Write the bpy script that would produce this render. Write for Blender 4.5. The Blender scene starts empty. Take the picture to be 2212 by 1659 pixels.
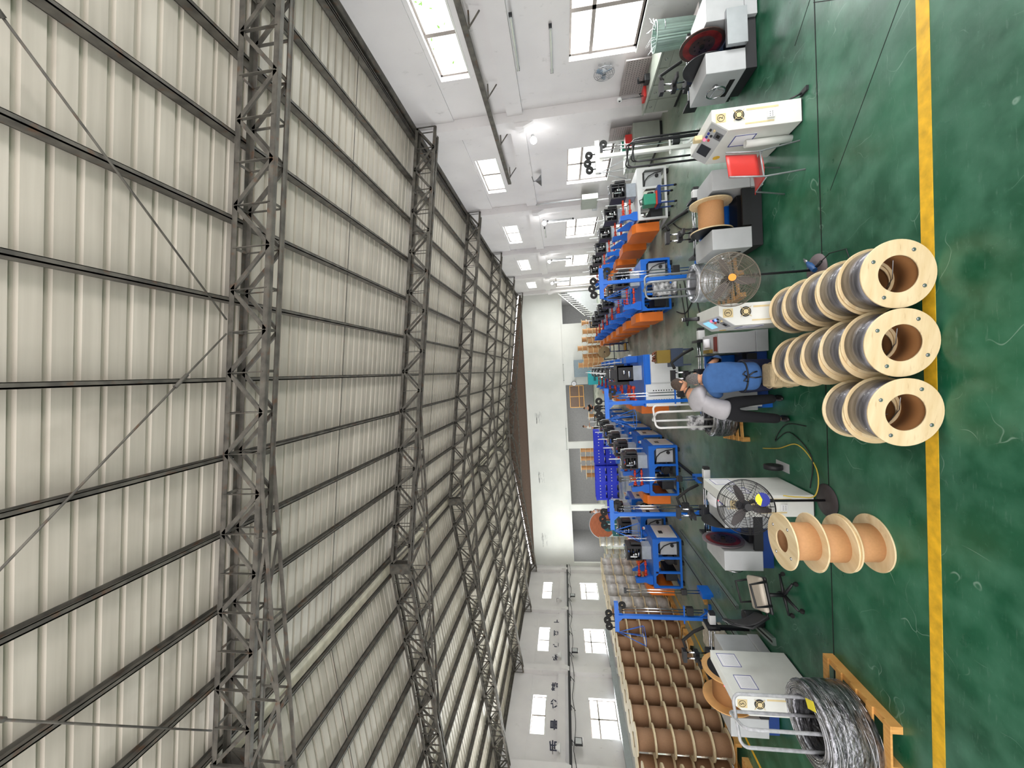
import bpy, math, random
from mathutils import Vector, Matrix, Quaternion
random.seed(7)
C = bpy.context.scene.collection
PI = math.pi

# ------------------------------------------------------------------ camera, sky, light, exposure
def setup_camera():
    f, cx, cy, H, rho = 831.0, 1106.0, 829.5, 3.3, 0.053
    d = Vector((1217-cx, 800-cy, f)).normalized()            # depth axis seen in picture axes (down the hall)
    l = Vector((rho, 1.0, 0.0)); l.z = -(l.x*d.x+l.y*d.y)/d.z; l.normalize()
    X = -l; Y = d; Z = X.cross(Y)
    if Z.x > 0: Z = -Z
    # picture axis i written in world coordinates
    a = Vector((X.x, Y.x, Z.x)); b = Vector((X.y, Y.y, Z.y)); c = Vector((X.z, Y.z, Z.z))
    m = Matrix((( a.x, -b.x, -c.x, 0), (a.y, -b.y, -c.y, 0), (a.z, -b.z, -c.z, H), (0, 0, 0, 1)))
    cam = bpy.data.cameras.new('camera'); o = bpy.data.objects.new('camera', cam); C.objects.link(o)
    o.matrix_world = m
    cam.sensor_fit = 'HORIZONTAL'; cam.sensor_width = 36.0; cam.lens = 36.0*f/2212.0
    cam.clip_start = 0.05; cam.clip_end = 300
    bpy.context.scene.camera = o
setup_camera()
sc = bpy.context.scene
sc.view_settings.view_transform = 'Standard'
try: sc.view_settings.look = 'None'
except Exception: pass
sc.view_settings.gamma = 1.0
sc.view_settings.use_curve_mapping = False
sc.view_settings.exposure = 0.45
w = bpy.data.worlds.new('sky'); sc.world = w; w.use_nodes = True
bg = w.node_tree.nodes['Background']; bg.inputs[0].default_value = (1.0, 0.965, 0.965, 1); bg.inputs[1].default_value = 2.6
sc.cycles.max_bounces = 8; sc.cycles.diffuse_bounces = 5; sc.cycles.glossy_bounces = 3
sc.cycles.transparent_max_bounces = 12; sc.cycles.caustics_reflective = False; sc.cycles.caustics_refractive = False
sc.cycles.sample_clamp_indirect = 6.0

BAY = 6.15
TY = [5.03+BAY*k for k in range(6)]              # the six trusses down the hall
XR, XL, YB = 7.5, -19.0, 37.2
def area(name, loc, rot, sx, sy, e, col=(1, 1, 1)):
    L = bpy.data.lights.new(name, 'AREA'); L.shape = 'RECTANGLE'; L.size = sx; L.size_y = sy; L.energy = e; L.color = col
    o = bpy.data.objects.new(name, L); C.objects.link(o); o.location = loc; o.rotation_euler = rot
    return o
WIN_Y = [8.45+0.0, 14.75, 21.0, 27.1, 33.3]
for k, y in enumerate(WIN_Y):                    # daylight entering at every window, each side, lying just outside the glass
    for z, h in ((2.0, 1.6), (5.62, 0.75)):
        area('window_daylight', (XR+0.42, y if k else 8.6, z), (0, PI/2, 0), h, 2.5, (250 if z < 3 else 150), (1, 0.965, 0.965))
        if k: area('window_daylight', (XL-0.42, y, z), (0, -PI/2, 0), h, 2.5, (700 if z < 3 else 430), (1, 0.965, 0.965))

area('door_daylight', (XR+0.5, 3.0, 1.8), (0, PI/2, 0), 3.2, 2.7, 240, (1, 0.97, 0.96))
# ------------------------------------------------------------------ materials
MATS = {}
def mat(name, col, rough=0.5, metal=0.0, var=0.06, vs=6.0, bump=0.0, bs=60.0, spec=0.5, emit=None, es=0.0, stretch=None):
    if name in MATS: return MATS[name]
    m = bpy.data.materials.new(name); m.use_nodes = True; nt = m.node_tree; N = nt.nodes; Lk = nt.links
    p = N['Principled BSDF']
    lin = tuple(((c/255.0)/12.92 if c/255.0 <= 0.04045 else ((c/255.0+0.055)/1.055)**2.4) for c in col)
    p.inputs['Roughness'].default_value = rough; p.inputs['Metallic'].default_value = metal
    p.inputs['Specular IOR Level'].default_value = spec
    tc = N.new('ShaderNodeTexCoord'); mp = N.new('ShaderNodeMapping'); Lk.new(tc.outputs['Object'], mp.inputs[0])
    if stretch: mp.inputs['Scale'].default_value = stretch
    if var > 0:
        n = N.new('ShaderNodeTexNoise'); n.inputs['Scale'].default_value = vs; n.inputs['Detail'].default_value = 4
        Lk.new(mp.outputs[0], n.inputs['Vector'])
        r = N.new('ShaderNodeMapRange'); r.inputs[1].default_value = 0.3; r.inputs[2].default_value = 0.7
        r.inputs[3].default_value = 1-var; r.inputs[4].default_value = 1+var; Lk.new(n.outputs[0], r.inputs[0])
        mx = N.new('ShaderNodeVectorMath'); mx.operation = 'SCALE'; mx.inputs[0].default_value = lin
        Lk.new(r.outputs[0], mx.inputs['Scale']); Lk.new(mx.outputs[0], p.inputs['Base Color'])
    else: p.inputs['Base Color'].default_value = (*lin, 1)
    if bump > 0:
        n2 = N.new('ShaderNodeTexNoise'); n2.inputs['Scale'].default_value = bs; Lk.new(mp.outputs[0], n2.inputs['Vector'])
        b = N.new('ShaderNodeBump'); b.inputs['Strength'].default_value = bump; b.inputs['Distance'].default_value = 0.01
        Lk.new(n2.outputs[0], b.inputs['Height']); Lk.new(b.outputs[0], p.inputs['Normal'])
    if emit:
        p.inputs['Emission Color'].default_value = (*emit, 1); p.inputs['Emission Strength'].default_value = es
    MATS[name] = m; return m
class NT:
    def __init__(s, name, rough=0.5):
        s.m = bpy.data.materials.new(name); s.m.use_nodes = True; s.N = s.m.node_tree.nodes; s.L = s.m.node_tree.links
        s.p = s.N['Principled BSDF']; s.p.inputs['Roughness'].default_value = rough
        s.tc = s.N.new('ShaderNodeTexCoord'); MATS[name] = s.m
    def noise(s, scale, detail=4, sc_=(1, 1, 1), rough=0.5):
        mp = s.N.new('ShaderNodeMapping'); mp.inputs['Scale'].default_value = sc_; s.L.new(s.tc.outputs['Object'], mp.inputs[0])
        n = s.N.new('ShaderNodeTexNoise'); n.inputs['Scale'].default_value = scale; n.inputs['Detail'].default_value = detail
        n.inputs['Roughness'].default_value = rough; s.L.new(mp.outputs[0], n.inputs['Vector']); return n.outputs[0]
    def ramp(s, src, a, b, va=0.0, vb=1.0):
        r = s.N.new('ShaderNodeMapRange'); r.inputs[1].default_value = a; r.inputs[2].default_value = b
        r.inputs[3].default_value = va; r.inputs[4].default_value = vb; s.L.new(src, r.inputs[0]); return r.outputs[0]
    def mix(s, f, a, b):
        x = s.N.new('ShaderNodeMix'); x.data_type = 'RGBA'
        if isinstance(f, (int, float)): x.inputs[0].default_value = f
        else: s.L.new(f, x.inputs[0])
        for i, v in ((6, a), (7, b)):
            if isinstance(v, tuple): x.inputs[i].default_value = (*lin3(v), 1)
            else: s.L.new(v, x.inputs[i])
        return x.outputs[2]
    def math(s, op, a, b=None):
        x = s.N.new('ShaderNodeMath'); x.operation = op
        for i, v in ((0, a), (1, b)):
            if v is None: continue
            if isinstance(v, (int, float)): x.inputs[i].default_value = v
            else: s.L.new(v, x.inputs[i])
        return x.outputs[0]
    def base(s, src): s.L.new(src, s.p.inputs['Base Color'])
    def bump(s, src, st=0.2, dist=0.01):
        b = s.N.new('ShaderNodeBump'); b.inputs['Strength'].default_value = st; b.inputs['Distance'].default_value = dist
        s.L.new(src, b.inputs['Height']); s.L.new(b.outputs[0], s.p.inputs['Normal'])
def lin3(col): return tuple(((c/255.0)/12.92 if c/255.0 <= 0.04045 else ((c/255.0+0.055)/1.055)**2.4) for c in col)

# green painted floor, worn to grey concrete in the machine aisles
q = NT('green_epoxy', 0.25)
sep = q.N.new('ShaderNodeSeparateXYZ'); q.L.new(q.tc.outputs['Object'], sep.inputs[0])
green = q.mix(q.ramp(q.noise(0.55, 5), 0.35, 0.68), (9, 68, 44), (32, 104, 74))
green = q.mix(q.ramp(q.noise(3.0, 6), 0.40, 0.72, 0, 0.5), green, (84, 140, 114))
scr = q.noise(5.0, 8, (1, 7, 1), 0.7)
green = q.mix(q.ramp(scr, 0.58, 0.78, 0, 0.5), green, (120, 150, 136))
green = q.mix(q.ramp(q.noise(11, 9, (1, 1, 1), 0.75), 0.60, 0.76, 0, 0.45), green, (96, 148, 124))
vor = q.N.new('ShaderNodeTexVoronoi'); vor.feature = 'DISTANCE_TO_EDGE'; vor.inputs['Scale'].default_value = 1.1
mpv = q.N.new('ShaderNodeMapping'); q.L.new(q.tc.outputs['Object'], mpv.inputs[0]); nv = q.N.new('ShaderNodeTexNoise'); nv.inputs['Scale'].default_value = 1.6
q.L.new(q.tc.outputs['Object'], nv.inputs['Vector']); vm = q.N.new('ShaderNodeVectorMath'); vm.operation = 'ADD'; q.L.new(mpv.outputs[0], vm.inputs[0]); q.L.new(nv.outputs['Color'], vm.inputs[1]); q.L.new(vm.outputs[0], vor.inputs['Vector'])
sc_line = q.math('MULTIPLY', q.ramp(vor.outputs['Distance'], 0.0, 0.006, 1, 0), q.ramp(q.noise(2.3, 3), 0.5, 0.62, 0, 0.55))
green = q.mix(sc_line, green, (150, 180, 164))
far = q.ramp(sep.outputs[1], 8.0, 13.5)
wear = q.math('MULTIPLY', q.ramp(q.noise(0.7, 6, (2.2, 1, 1), 0.65), 0.25, 0.52), far)
green = q.mix(q.math('MULTIPLY', wear, 0.9), green, (182, 184, 170))
rx = q.ramp(sep.outputs[0], 0.8, 4.2); ry = q.ramp(sep.outputs[1], 6.2, 4.6)
shine_patch = q.math('MULTIPLY', q.math('MULTIPLY', rx, ry), q.ramp(q.noise(1.3, 6, (1, 1, 1), 0.7), 0.30, 0.66))  # paler patch painting the floor's reflected shine, right foreground
green = q.mix(q.math('MULTIPLY', shine_patch, 0.45), green, (118, 142, 134))
q.base(green)
q.L.new(q.ramp(q.noise(2.2, 6), 0.3, 0.75, 0.26, 0.5), q.p.inputs['Roughness'])
q.bump(q.noise(9, 5), 0.05, 0.01)
q = NT('limewashed_wall', 0.85)
wc = q.mix(q.ramp(q.noise(0.5, 5), 0.3, 0.7), (206, 203, 204), (222, 219, 219))
wc = q.mix(q.ramp(q.noise(3.5, 9, (1, 1, 0.6), 0.72), 0.60, 0.74, 0, 0.45), wc, (128, 126, 120))
q.base(wc); q.bump(q.noise(14, 6), 0.15, 0.01)
q = NT('clean_white_wall', 0.85)
wc = q.mix(q.ramp(q.noise(0.4, 5), 0.3, 0.7), (216, 218, 214), (232, 232, 228))
q.base(q.mix(q.ramp(q.noise(2.5, 9, (1, 1, 0.4), 0.7), 0.66, 0.8, 0, 0.3), wc, (150, 148, 142)))
q = NT('galvanised_roof_sheet', 0.5)
wc = q.mix(q.ramp(q.noise(1.2, 5, (0.25, 6, 1)), 0.3, 0.7), (178, 170, 157), (202, 194, 181))
wc = q.mix(q.ramp(q.noise(1.0, 4, (1, 1, 1)), 0.62, 0.8, 0, 0.35), wc, (112, 104, 90))
q.base(wc); q.p.inputs['Metallic'].default_value = 0.0
q = NT('rusty_steel', 0.65)
wc = q.mix(q.ramp(q.noise(5, 6), 0.35, 0.65), (68, 65, 60), (98, 94, 86))
q.base(q.mix(q.ramp(q.noise(7, 8), 0.58, 0.72, 0, 0.7), wc, (96, 66, 44)))
q = NT('birch_plywood', 0.55)
wc = q.mix(q.ramp(q.noise(2.2, 6, (1, 6, 6)), 0.35, 0.7), (214, 190, 146), (230, 212, 174))
q.base(q.mix(q.ramp(q.noise(7, 5, (1, 1, 5)), 0.62, 0.78, 0, 0.5), wc, (170, 126, 78)))
q = NT('weathered_ply', 0.6)
wc = q.mix(q.ramp(q.noise(2.2, 6, (1, 6, 6)), 0.35, 0.7), (214, 196, 156), (232, 218, 186))
q.base(q.mix(q.ramp(q.noise(8, 5), 0.60, 0.78, 0, 0.55), wc, (150, 112, 70)))
q = NT('pallet_wood', 0.7)
wc = q.mix(q.ramp(q.noise(4, 6, (8, 1, 1)), 0.3, 0.7), (196, 140, 70), (222, 172, 100))
q.base(q.mix(q.ramp(q.noise(4, 6), 0.6, 0.8, 0, 0.5), wc, (120, 82, 44)))
q = NT('wound_steel_wire', 0.32)
wv = q.N.new('ShaderNodeTexWave'); wv.wave_type = 'BANDS'; wv.bands_direction = 'Y'; wv.inputs['Scale'].default_value = 42; wv.inputs['Distortion'].default_value = 1.2
q.L.new(q.tc.outputs['Object'], wv.inputs['Vector'])
q.base(q.mix(q.ramp(q.noise(3, 5, (1, 9, 1)), 0.35, 0.65), (88, 88, 94), (142, 142, 150)))
q.p.inputs['Metallic'].default_value = 0.7; q.bump(wv.outputs[0], 0.35, 0.004)
q.p.inputs['Coat Weight'].default_value = 0.5; q.p.inputs['Coat Roughness'].default_value = 0.08
q = NT('wrapped_coil_wire', 0.3)
q.base(q.mix(q.ramp(q.noise(9, 5, (1, 1, 6)), 0.35, 0.65), (60, 60, 64), (165, 166, 172)))
q.p.inputs['Metallic'].default_value = 0.8; q.bump(q.noise(26, 4, (1, 1, 1)), 0.8, 0.02)
q.p.inputs['Coat Weight'].default_value = 0.6; q.p.inputs['Coat Roughness'].default_value = 0.12
q = NT('crumpled_film', 0.35)
q.base(q.mix(q.ramp(q.noise(8, 6), 0.4, 0.6), (96, 96, 98), (222, 222, 224))); q.bump(q.noise(12, 5), 0.9, 0.05)

M = dict(
 blue=mat('blue_paint', (18, 104, 205), 0.38, var=0.05), dblue=mat('dark_blue_paint', (20, 54, 118), 0.45),
 white=mat('machine_white', (222, 224, 224), 0.42, var=0.03, vs=4), grey=mat('machine_grey', (182, 185, 187), 0.5, var=0.05, vs=5),
 cream=mat('cream_enamel', (220, 222, 217), 0.4, var=0.03), lgrey=mat('zinc_box_grey', (158, 166, 174), 0.45, var=0.12),
 orange=mat('orange_paint', (226, 116, 30), 0.45, var=0.04), red=mat('red_coupling', (206, 62, 36), 0.4),
 black=mat('black_metal', (26, 26, 29), 0.4), rubber=mat('black_rubber', (22, 22, 22), 0.8), plast=mat('black_plastic', (30, 31, 34), 0.5),
 chrome=mat('chrome', (206, 208, 212), 0.15, metal=1.0, var=0.02), steel=mat('brushed_steel', (150, 152, 156), 0.35, metal=0.9),
 galv=mat('galvanised_tube', (150, 154, 156), 0.45, metal=0.5, var=0.12, vs=20), alu=mat('aluminium_sheet', (168, 172, 176), 0.35, metal=0.6),
 ply=MATS['birch_plywood'], wply=MATS['weathered_ply'], pallet=MATS['pallet_wood'],
 kraft=mat('kraft_board', (190, 142, 96), 0.75, var=0.05, vs=40), dkraft=mat('dark_kraft_board', (146, 112, 84), 0.8, var=0.07, vs=50),
 core=mat('cardboard_core', (150, 104, 60), 0.85), wire=MATS['wound_steel_wire'], coil=MATS['wrapped_coil_wire'], film=MATS['crumpled_film'], wrap=mat('clear_wrapped_wire', (190, 188, 184), 0.3, var=0.25, vs=7, bump=0.35, bs=16),
 yellow=mat('yellow_paint', (226, 178, 40), 0.5, var=0.22, vs=9), dark=mat('dark_gap', (14, 14, 15), 0.9), screen=mat('dark_screen', (46, 48, 54), 0.25),
 lcd=mat('lit_screen', (70, 110, 140), 0.3, emit=(0.25, 0.6, 0.8), es=0.8), paper=mat('paper', (232, 232, 236), 0.8, var=0.02),
 ink=mat('blue_ink', (40, 52, 140), 0.7), text=mat('black_ink', (30, 30, 34), 0.8), chars=mat('wall_lettering', (56, 58, 74), 0.9, var=0.3, vs=30),
 redglow=mat('red_pilot_lamp', (230, 30, 50), 0.3, emit=(1, 0.08, 0.15), es=2.5), blueglow=mat('blue_pilot_lamp', (40, 60, 230), 0.3, emit=(0.1, 0.2, 1), es=2.5),
 redp=mat('red_plastic', (198, 56, 52), 0.35, var=0.06), redd=mat('red_disc_paint', (120, 36, 30), 0.5, var=0.7, vs=5), dirty=mat('dirty_iron', (84, 66, 60), 0.55, metal=0.4, var=0.3, vs=10),
 rust=MATS['rusty_steel'], wall=MATS['limewashed_wall'], cwall=MATS['clean_white_wall'], lamp=mat('lamp_glow', (255, 255, 255), 0.4, var=0, emit=(1, 0.99, 0.95), es=14),
 tube=mat('tube_glow', (255, 255, 255), 0.4, var=0, emit=(1, 1, 0.97), es=3.5), deadtube=mat('dead_tube', (196, 200, 190), 0.4),
 frame=mat('window_frame', (150, 142, 136), 0.5), turq=mat('turquoise_enamel', (40, 170, 178), 0.45), green=mat('green_enamel', (44, 140, 112), 0.45), teal=mat('dark_teal', (20, 96, 100), 0.5),
 bin=mat('cobalt_plastic', (28, 52, 214), 0.45, var=0.05), putty=mat('putty_cabinet', (152, 158, 148), 0.55, var=0.05), peg=mat('pegboard', (150, 142, 140), 0.7),
 shirtb=mat('blue_overall', (54, 92, 144), 0.9, var=0.10, vs=12, bump=0.5, bs=9), shirtg=mat('grey_jersey', (168, 166, 170), 0.9, var=0.05, vs=12, bump=0.3, bs=9),
 trouser=mat('black_cloth', (20, 21, 25), 0.95, bump=0.4, bs=10), navy=mat('navy_cloth', (32, 38, 66), 0.95), skin=mat('skin', (196, 144, 112), 0.6, var=0.05), hairg=mat('greying_hair', (96, 92, 90), 0.95, var=0.35, vs=60, bump=0.6, bs=120), hair=mat('black_hair', (66, 54, 46), 0.95, var=0.3, vs=60, bump=0.5, bs=120),
 sack=mat('woven_sack', (196, 176, 140), 0.9, var=0.12, vs=18, bump=0.6, bs=25), brass=mat('mustard_metal', (140, 116, 44), 0.5), slate=mat('slate_blue_box', (62, 74, 96), 0.5),
 cushion=mat('pale_cushion', (206, 196, 182), 0.9), fanm=mat('dark_blade', (78, 72, 72), 0.45), wirem=mat('cage_wire', (128, 120, 108), 0.4, metal=0.6), dwire=mat('black_cage_wire', (40, 40, 44), 0.4, metal=0.4),
 bin_g=mat('ribbed_zinc', (176, 198, 190), 0.3, metal=0.7), sticker=mat('yellow_sticker', (232, 216, 50), 0.5), blines=mat('blue_thin_wire', (70, 80, 190), 0.5),
 brownp=mat('brown_panel', (96, 78, 66), 0.7), dgrey=mat('dim_room_wall', (150, 150, 152), 0.9), leaf=mat('leaf_green', (120, 170, 70), 0.7, var=0.3, vs=3), bark=mat('bark', (90, 74, 58), 0.9),
 beige=mat('beige_stain', (214, 196, 150), 0.8, var=0.1), cable=mat('cable_black', (18, 18, 20), 0.6), ycable=mat('yellow_cable', (206, 180, 70), 0.6), orst=mat('orange_sticker', (240, 150, 50), 0.5), cordb=mat('drill_blue', (34, 78, 130), 0.45),
)
gl = bpy.data.materials.new('window_glass'); gl.use_nodes = True; n_ = gl.node_tree; n_.nodes.clear()
o_ = n_.nodes.new('ShaderNodeOutputMaterial'); tr_ = n_.nodes.new('ShaderNodeBsdfTransparent'); gs_ = n_.nodes.new('ShaderNodeBsdfGlossy'); mx_ = n_.nodes.new('ShaderNodeMixShader')
gs_.inputs['Roughness'].default_value = 0.05; mx_.inputs[0].default_value = 0.06; tr_.inputs[0].default_value = (0.93, 0.96, 0.95, 1)
n_.links.new(tr_.outputs[0], mx_.inputs[1]); n_.links.new(gs_.outputs[0], mx_.inputs[2]); n_.links.new(mx_.outputs[0], o_.inputs[0]); M['glass'] = gl

# ------------------------------------------------------------------ mesh helpers
def V(*a): return Vector(a)
class MB:
    def __init__(s): s.v = []; s.f = []; s.s = []; s.mi = []; s.cur = 0; s.mats = []
    def mat(s, m):
        if m not in s.mats: s.mats.append(m)
        s.cur = s.mats.index(m); return s
    def add(s, vs, fs, smooth=False):
        b = len(s.v); s.v += [tuple(p) for p in vs]
        for k, f in enumerate(fs):
            s.f.append(tuple(b+i for i in f)); s.s.append(smooth if isinstance(smooth, bool) else smooth[k]); s.mi.append(s.cur)
        return s
    def bx(s, x0, x1, y0, y1, z0, z1, m=None):
        vs = [V(x, y, z) for z in (z0, z1) for y in (y0, y1) for x in (x0, x1)]
        if m is not None: vs = [m @ p for p in vs]
        return s.add(vs, [(0, 2, 3, 1), (4, 5, 7, 6), (0, 1, 5, 4), (2, 6, 7, 3), (0, 4, 6, 2), (1, 3, 7, 5)])
    def box(s, c, d, m=None): return s.bx(c[0]-d[0]/2, c[0]+d[0]/2, c[1]-d[1]/2, c[1]+d[1]/2, c[2]-d[2]/2, c[2]+d[2]/2, m)
    def bar(s, p, q_, w_, h_=None):                      # rectangular bar from p to q
        p = V(*p); q_ = V(*q_); h_ = h_ or w_; d = (q_-p)
        if d.length < 1e-6: return s
        up = V(0, 0, 1) if abs(d.normalized().z) < 0.95 else V(0, 1, 0)
        a = d.cross(up).normalized(); b = a.cross(d).normalized()
        vs = [c+a*(i*w_/2)+b*(j*h_/2) for c in (p, q_) for j in (-1, 1) for i in (-1, 1)]
        return s.add(vs, [(0, 2, 3, 1), (4, 5, 7, 6), (0, 1, 5, 4), (2, 6, 7, 3), (0, 4, 6, 2), (1, 3, 7, 5)])
    def cyl(s, p, q_, r, n=14, r2=None, cap=True):
        p = V(*p); q_ = V(*q_); r2 = r if r2 is None else r2; d = (q_-p).normalized()
        up = V(0, 0, 1) if abs(d.z) < 0.9 else V(1, 0, 0); a = d.cross(up).normalized(); b = d.cross(a)
        vs = []
        for c, rr in ((p, r), (q_, r2)):
            for i in range(n):
                t = 2*PI*i/n; vs.append(c+a*(rr*math.cos(t))+b*(rr*math.sin(t)))
        fs = [(i, (i+1) % n, n+(i+1) % n, n+i) for i in range(n)]; sm = [True]*n
        if cap: fs += [tuple(range(n))[::-1], tuple(range(n, 2*n))]; sm += [False, False]
        return s.add(vs, fs, sm)
    def tube(s, pts, r, n=6, closed=False):
        pts = [V(*p) for p in pts]; L = len(pts); vs = []; pa = None
        for i, p in enumerate(pts):
            a0 = pts[i-1] if (i or closed) else pts[0]; a1 = pts[(i+1) % L] if (i < L-1 or closed) else pts[-1]
            d = (a1-a0).normalized()
            if pa is None:
                up = V(0, 0, 1) if abs(d.z) < 0.9 else V(1, 0, 0); a = d.cross(up).normalized()
            else:
                a = pa-d*pa.dot(d)
                a = a.normalized() if a.length > 1e-5 else d.orthogonal().normalized()
            b = d.cross(a); pa = a
            rr = r[i] if isinstance(r, (list, tuple)) else r
            for k in range(n):
                t = 2*PI*k/n; vs.append(p+a*(rr*math.cos(t))+b*(rr*math.sin(t)))
        fs = []; E_ = L if closed else L-1
        for i in range(E_):
            j = (i+1) % L
            fs += [(i*n+k, i*n+(k+1) % n, j*n+(k+1) % n, j*n+k) for k in range(n)]
        sm = [True]*len(fs)
        if not closed: fs += [tuple(range(n))[::-1], tuple(range((L-1)*n, L*n))]; sm += [False, False]
        return s.add(vs, fs, sm)
    def ring(s, c, ax, R, r, n=36, m_=6, a0=0.0, a1=2*PI):
        c = V(*c); ax = V(*ax).normalized(); a = ax.orthogonal().normalized(); b = ax.cross(a)
        full = a1-a0 > 6.28; k = n if full else n+1
        return s.tube([c+a*(R*math.cos(a0+(a1-a0)*i/n))+b*(R*math.sin(a0+(a1-a0)*i/n)) for i in range(k)], r, m_, closed=full)
    def prism(s, poly, ax, a0, a1):                     # poly in the two other axes, extruded along ax ('x','y','z')
        n = len(poly); vs = []
        for t in (a0, a1):
            for u, v in poly: vs.append({'x': (t, u, v), 'y': (u, t, v), 'z': (u, v, t)}[ax])
        return s.add(vs, [(i, (i+1) % n, n+(i+1) % n, n+i) for i in range(n)]+[tuple(range(n))[::-1], tuple(range(n, 2*n))])
    def lathe(s, prof, o=(0, 0, 0), ax='z', n=40, closed=False):
        vs = []; L = len(prof); o = V(*o)
        for r, h in prof:
            for i in range(n):
                t = 2*PI*i/n; c, d = r*math.cos(t), r*math.sin(t)
                vs.append(o+{'z': V(c, d, h), 'y': V(c, h, d), 'x': V(h, c, d)}[ax])
        fs = []; sm = []
        for k in range(L if closed else L-1):
            j = (k+1) % L
            fl = abs(prof[k][1]-prof[j][1]) < 1e-6
            for i in range(n): fs.append((k*n+i, k*n+(i+1) % n, j*n+(i+1) % n, j*n+i)); sm.append(not fl)
        return s.add(vs, fs, sm)
    def ell(s, c, rx, ry, rz, n=20, m_=12, rot=None):
        vs = []; c = V(*c)
        for j in range(m_+1):
            ph = PI*j/m_-PI/2
            for i in range(n):
                t = 2*PI*i/n; p = V(rx*math.cos(ph)*math.cos(t), ry*math.cos(ph)*math.sin(t), rz*math.sin(ph))
                if rot is not None: p = rot @ p
                vs.append(c+p)
        return s.add(vs, [(j*n+i, j*n+(i+1) % n, (j+1)*n+(i+1) % n, (j+1)*n+i) for j in range(m_) for i in range(n)], True)
    def obj(s, name, m=None, parent=None, bevel=0.0):
        me = bpy.data.meshes.new(name); me.from_pydata(s.v, [], s.f)
        me.polygons.foreach_set('use_smooth', s.s)
        if s.mats:
            for x in s.mats: me.materials.append(x)
            me.polygons.foreach_set('material_index', s.mi)
        else: me.materials.append(m)
        me.update()
        import bmesh
        bm = bmesh.new(); bm.from_mesh(me); bmesh.ops.recalc_face_normals(bm, faces=bm.faces); bm.to_mesh(me); bm.free()
        o = bpy.data.objects.new(name, me); C.objects.link(o)
        if parent: o.parent = parent
        if bevel: 
            b = o.modifiers.new('bevel', 'BEVEL'); b.width = bevel; b.segments = 2; b.limit_method = 'ANGLE'; b.angle_limit = 0.7
        return o
def tag(o, label=None, cat=None, group=None, kind=None):
    if label: o['label'] = label
    if cat: o['category'] = cat
    if group: o['group'] = group
    if kind: o['kind'] = kind
    return o
def thing(name, label, cat, loc=(0, 0, 0), rz=0.0, group=None):
    o = bpy.data.objects.new(name, None); C.objects.link(o); o.empty_display_size = 0.1
    o.location = loc; o.rotation_euler = (0, 0, rz); return tag(o, label, cat, group)
KIDS = {}
def dup(root, loc=None, rz=None, label=None, group=None, skip=()):
    if not KIDS:
        pass
    kids = {}
    for o in bpy.data.objects:
        if o.parent: kids.setdefault(o.parent.name, []).append(o)
    r = root.copy(); C.objects.link(r)
    if loc is not None: r.location = loc
    if rz is not None: r.rotation_euler = (0, 0, rz)
    if label: r['label'] = label
    if group: r['group'] = group
    def rec(src, dst):
        for ch in kids.get(src.name, []):
            if ch.name.split('.')[0] in skip: continue
            c = ch.copy(); C.objects.link(c); c.parent = dst; rec(ch, c)
    rec(root, r); return r
def text(name, body, size, m, parent, loc, rot, ext=0.001, al='CENTER'):
    cu = bpy.data.curves.new(name, 'FONT'); cu.body = body; cu.size = size; cu.extrude = ext; cu.offset = 0.012 if size > 0.3 else 0.0; cu.align_x = al; cu.align_y = 'CENTER'
    cu.materials.append(m); o = bpy.data.objects.new(name, cu); C.objects.link(o); o.location = loc; o.rotation_euler = rot
    bpy.context.view_layer.update()
    me = bpy.data.meshes.new_from_object(o.evaluated_get(bpy.context.evaluated_depsgraph_get()))
    me.materials.clear(); me.materials.append(m); m2 = bpy.data.objects.new(name, me); C.objects.link(m2); m2.location = loc; m2.rotation_euler = rot
    bpy.data.objects.remove(o)
    if parent: m2.parent = parent
    return m2
def struct(o, label=None): 
    o['kind'] = 'structure'
    if label: o['label'] = label
    return o
ORD = ['first', 'second', 'third', 'fourth', 'fifth', 'sixth', 'seventh', 'eighth', 'ninth', 'tenth', 'eleventh', 'twelfth', 'thirteenth', 'fourteenth']

# ------------------------------------------------------------------ the hall
def zr(x): return 9.1-0.125*abs(x+5.9)
b = MB().bx(XL-0.3, XR+0.3, -3, 46, -0.2, 0); struct(b.obj('floor', MATS['green_epoxy']), 'green painted concrete floor, worn grey in the aisles')
b = MB()
b.bx(XL, XR, 3.905, 4.03, 0.0, 0.003); yl = struct(b.obj('trim_1', M['yellow']), 'yellow line painted across the green floor in the foreground')
b = MB().bx(-7.68, -7.60, 5.0, 24, 0, 0.003); struct(b.obj('trim_2', M['yellow']), 'thin yellow line running beside the stacked brown reels')
b = MB()
b.bx(XL, XR, 5.375, 5.39, 0.0, 0.0025)
b.bar((4.2, 5.8, 0.001), (5.6, 4.2, 0.001), 0.012, 0.002); b.bar((2.4, 3.0, 0.001), (4.4, 5.4, 0.001), 0.008, 0.002); b.bar((2.0, 5.2, 0.001), (3.6, 3.95, 0.001), 0.008, 0.002)
struct(b.obj('trim_3', M['dark']), 'thin dark joint cut across the floor')

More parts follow.
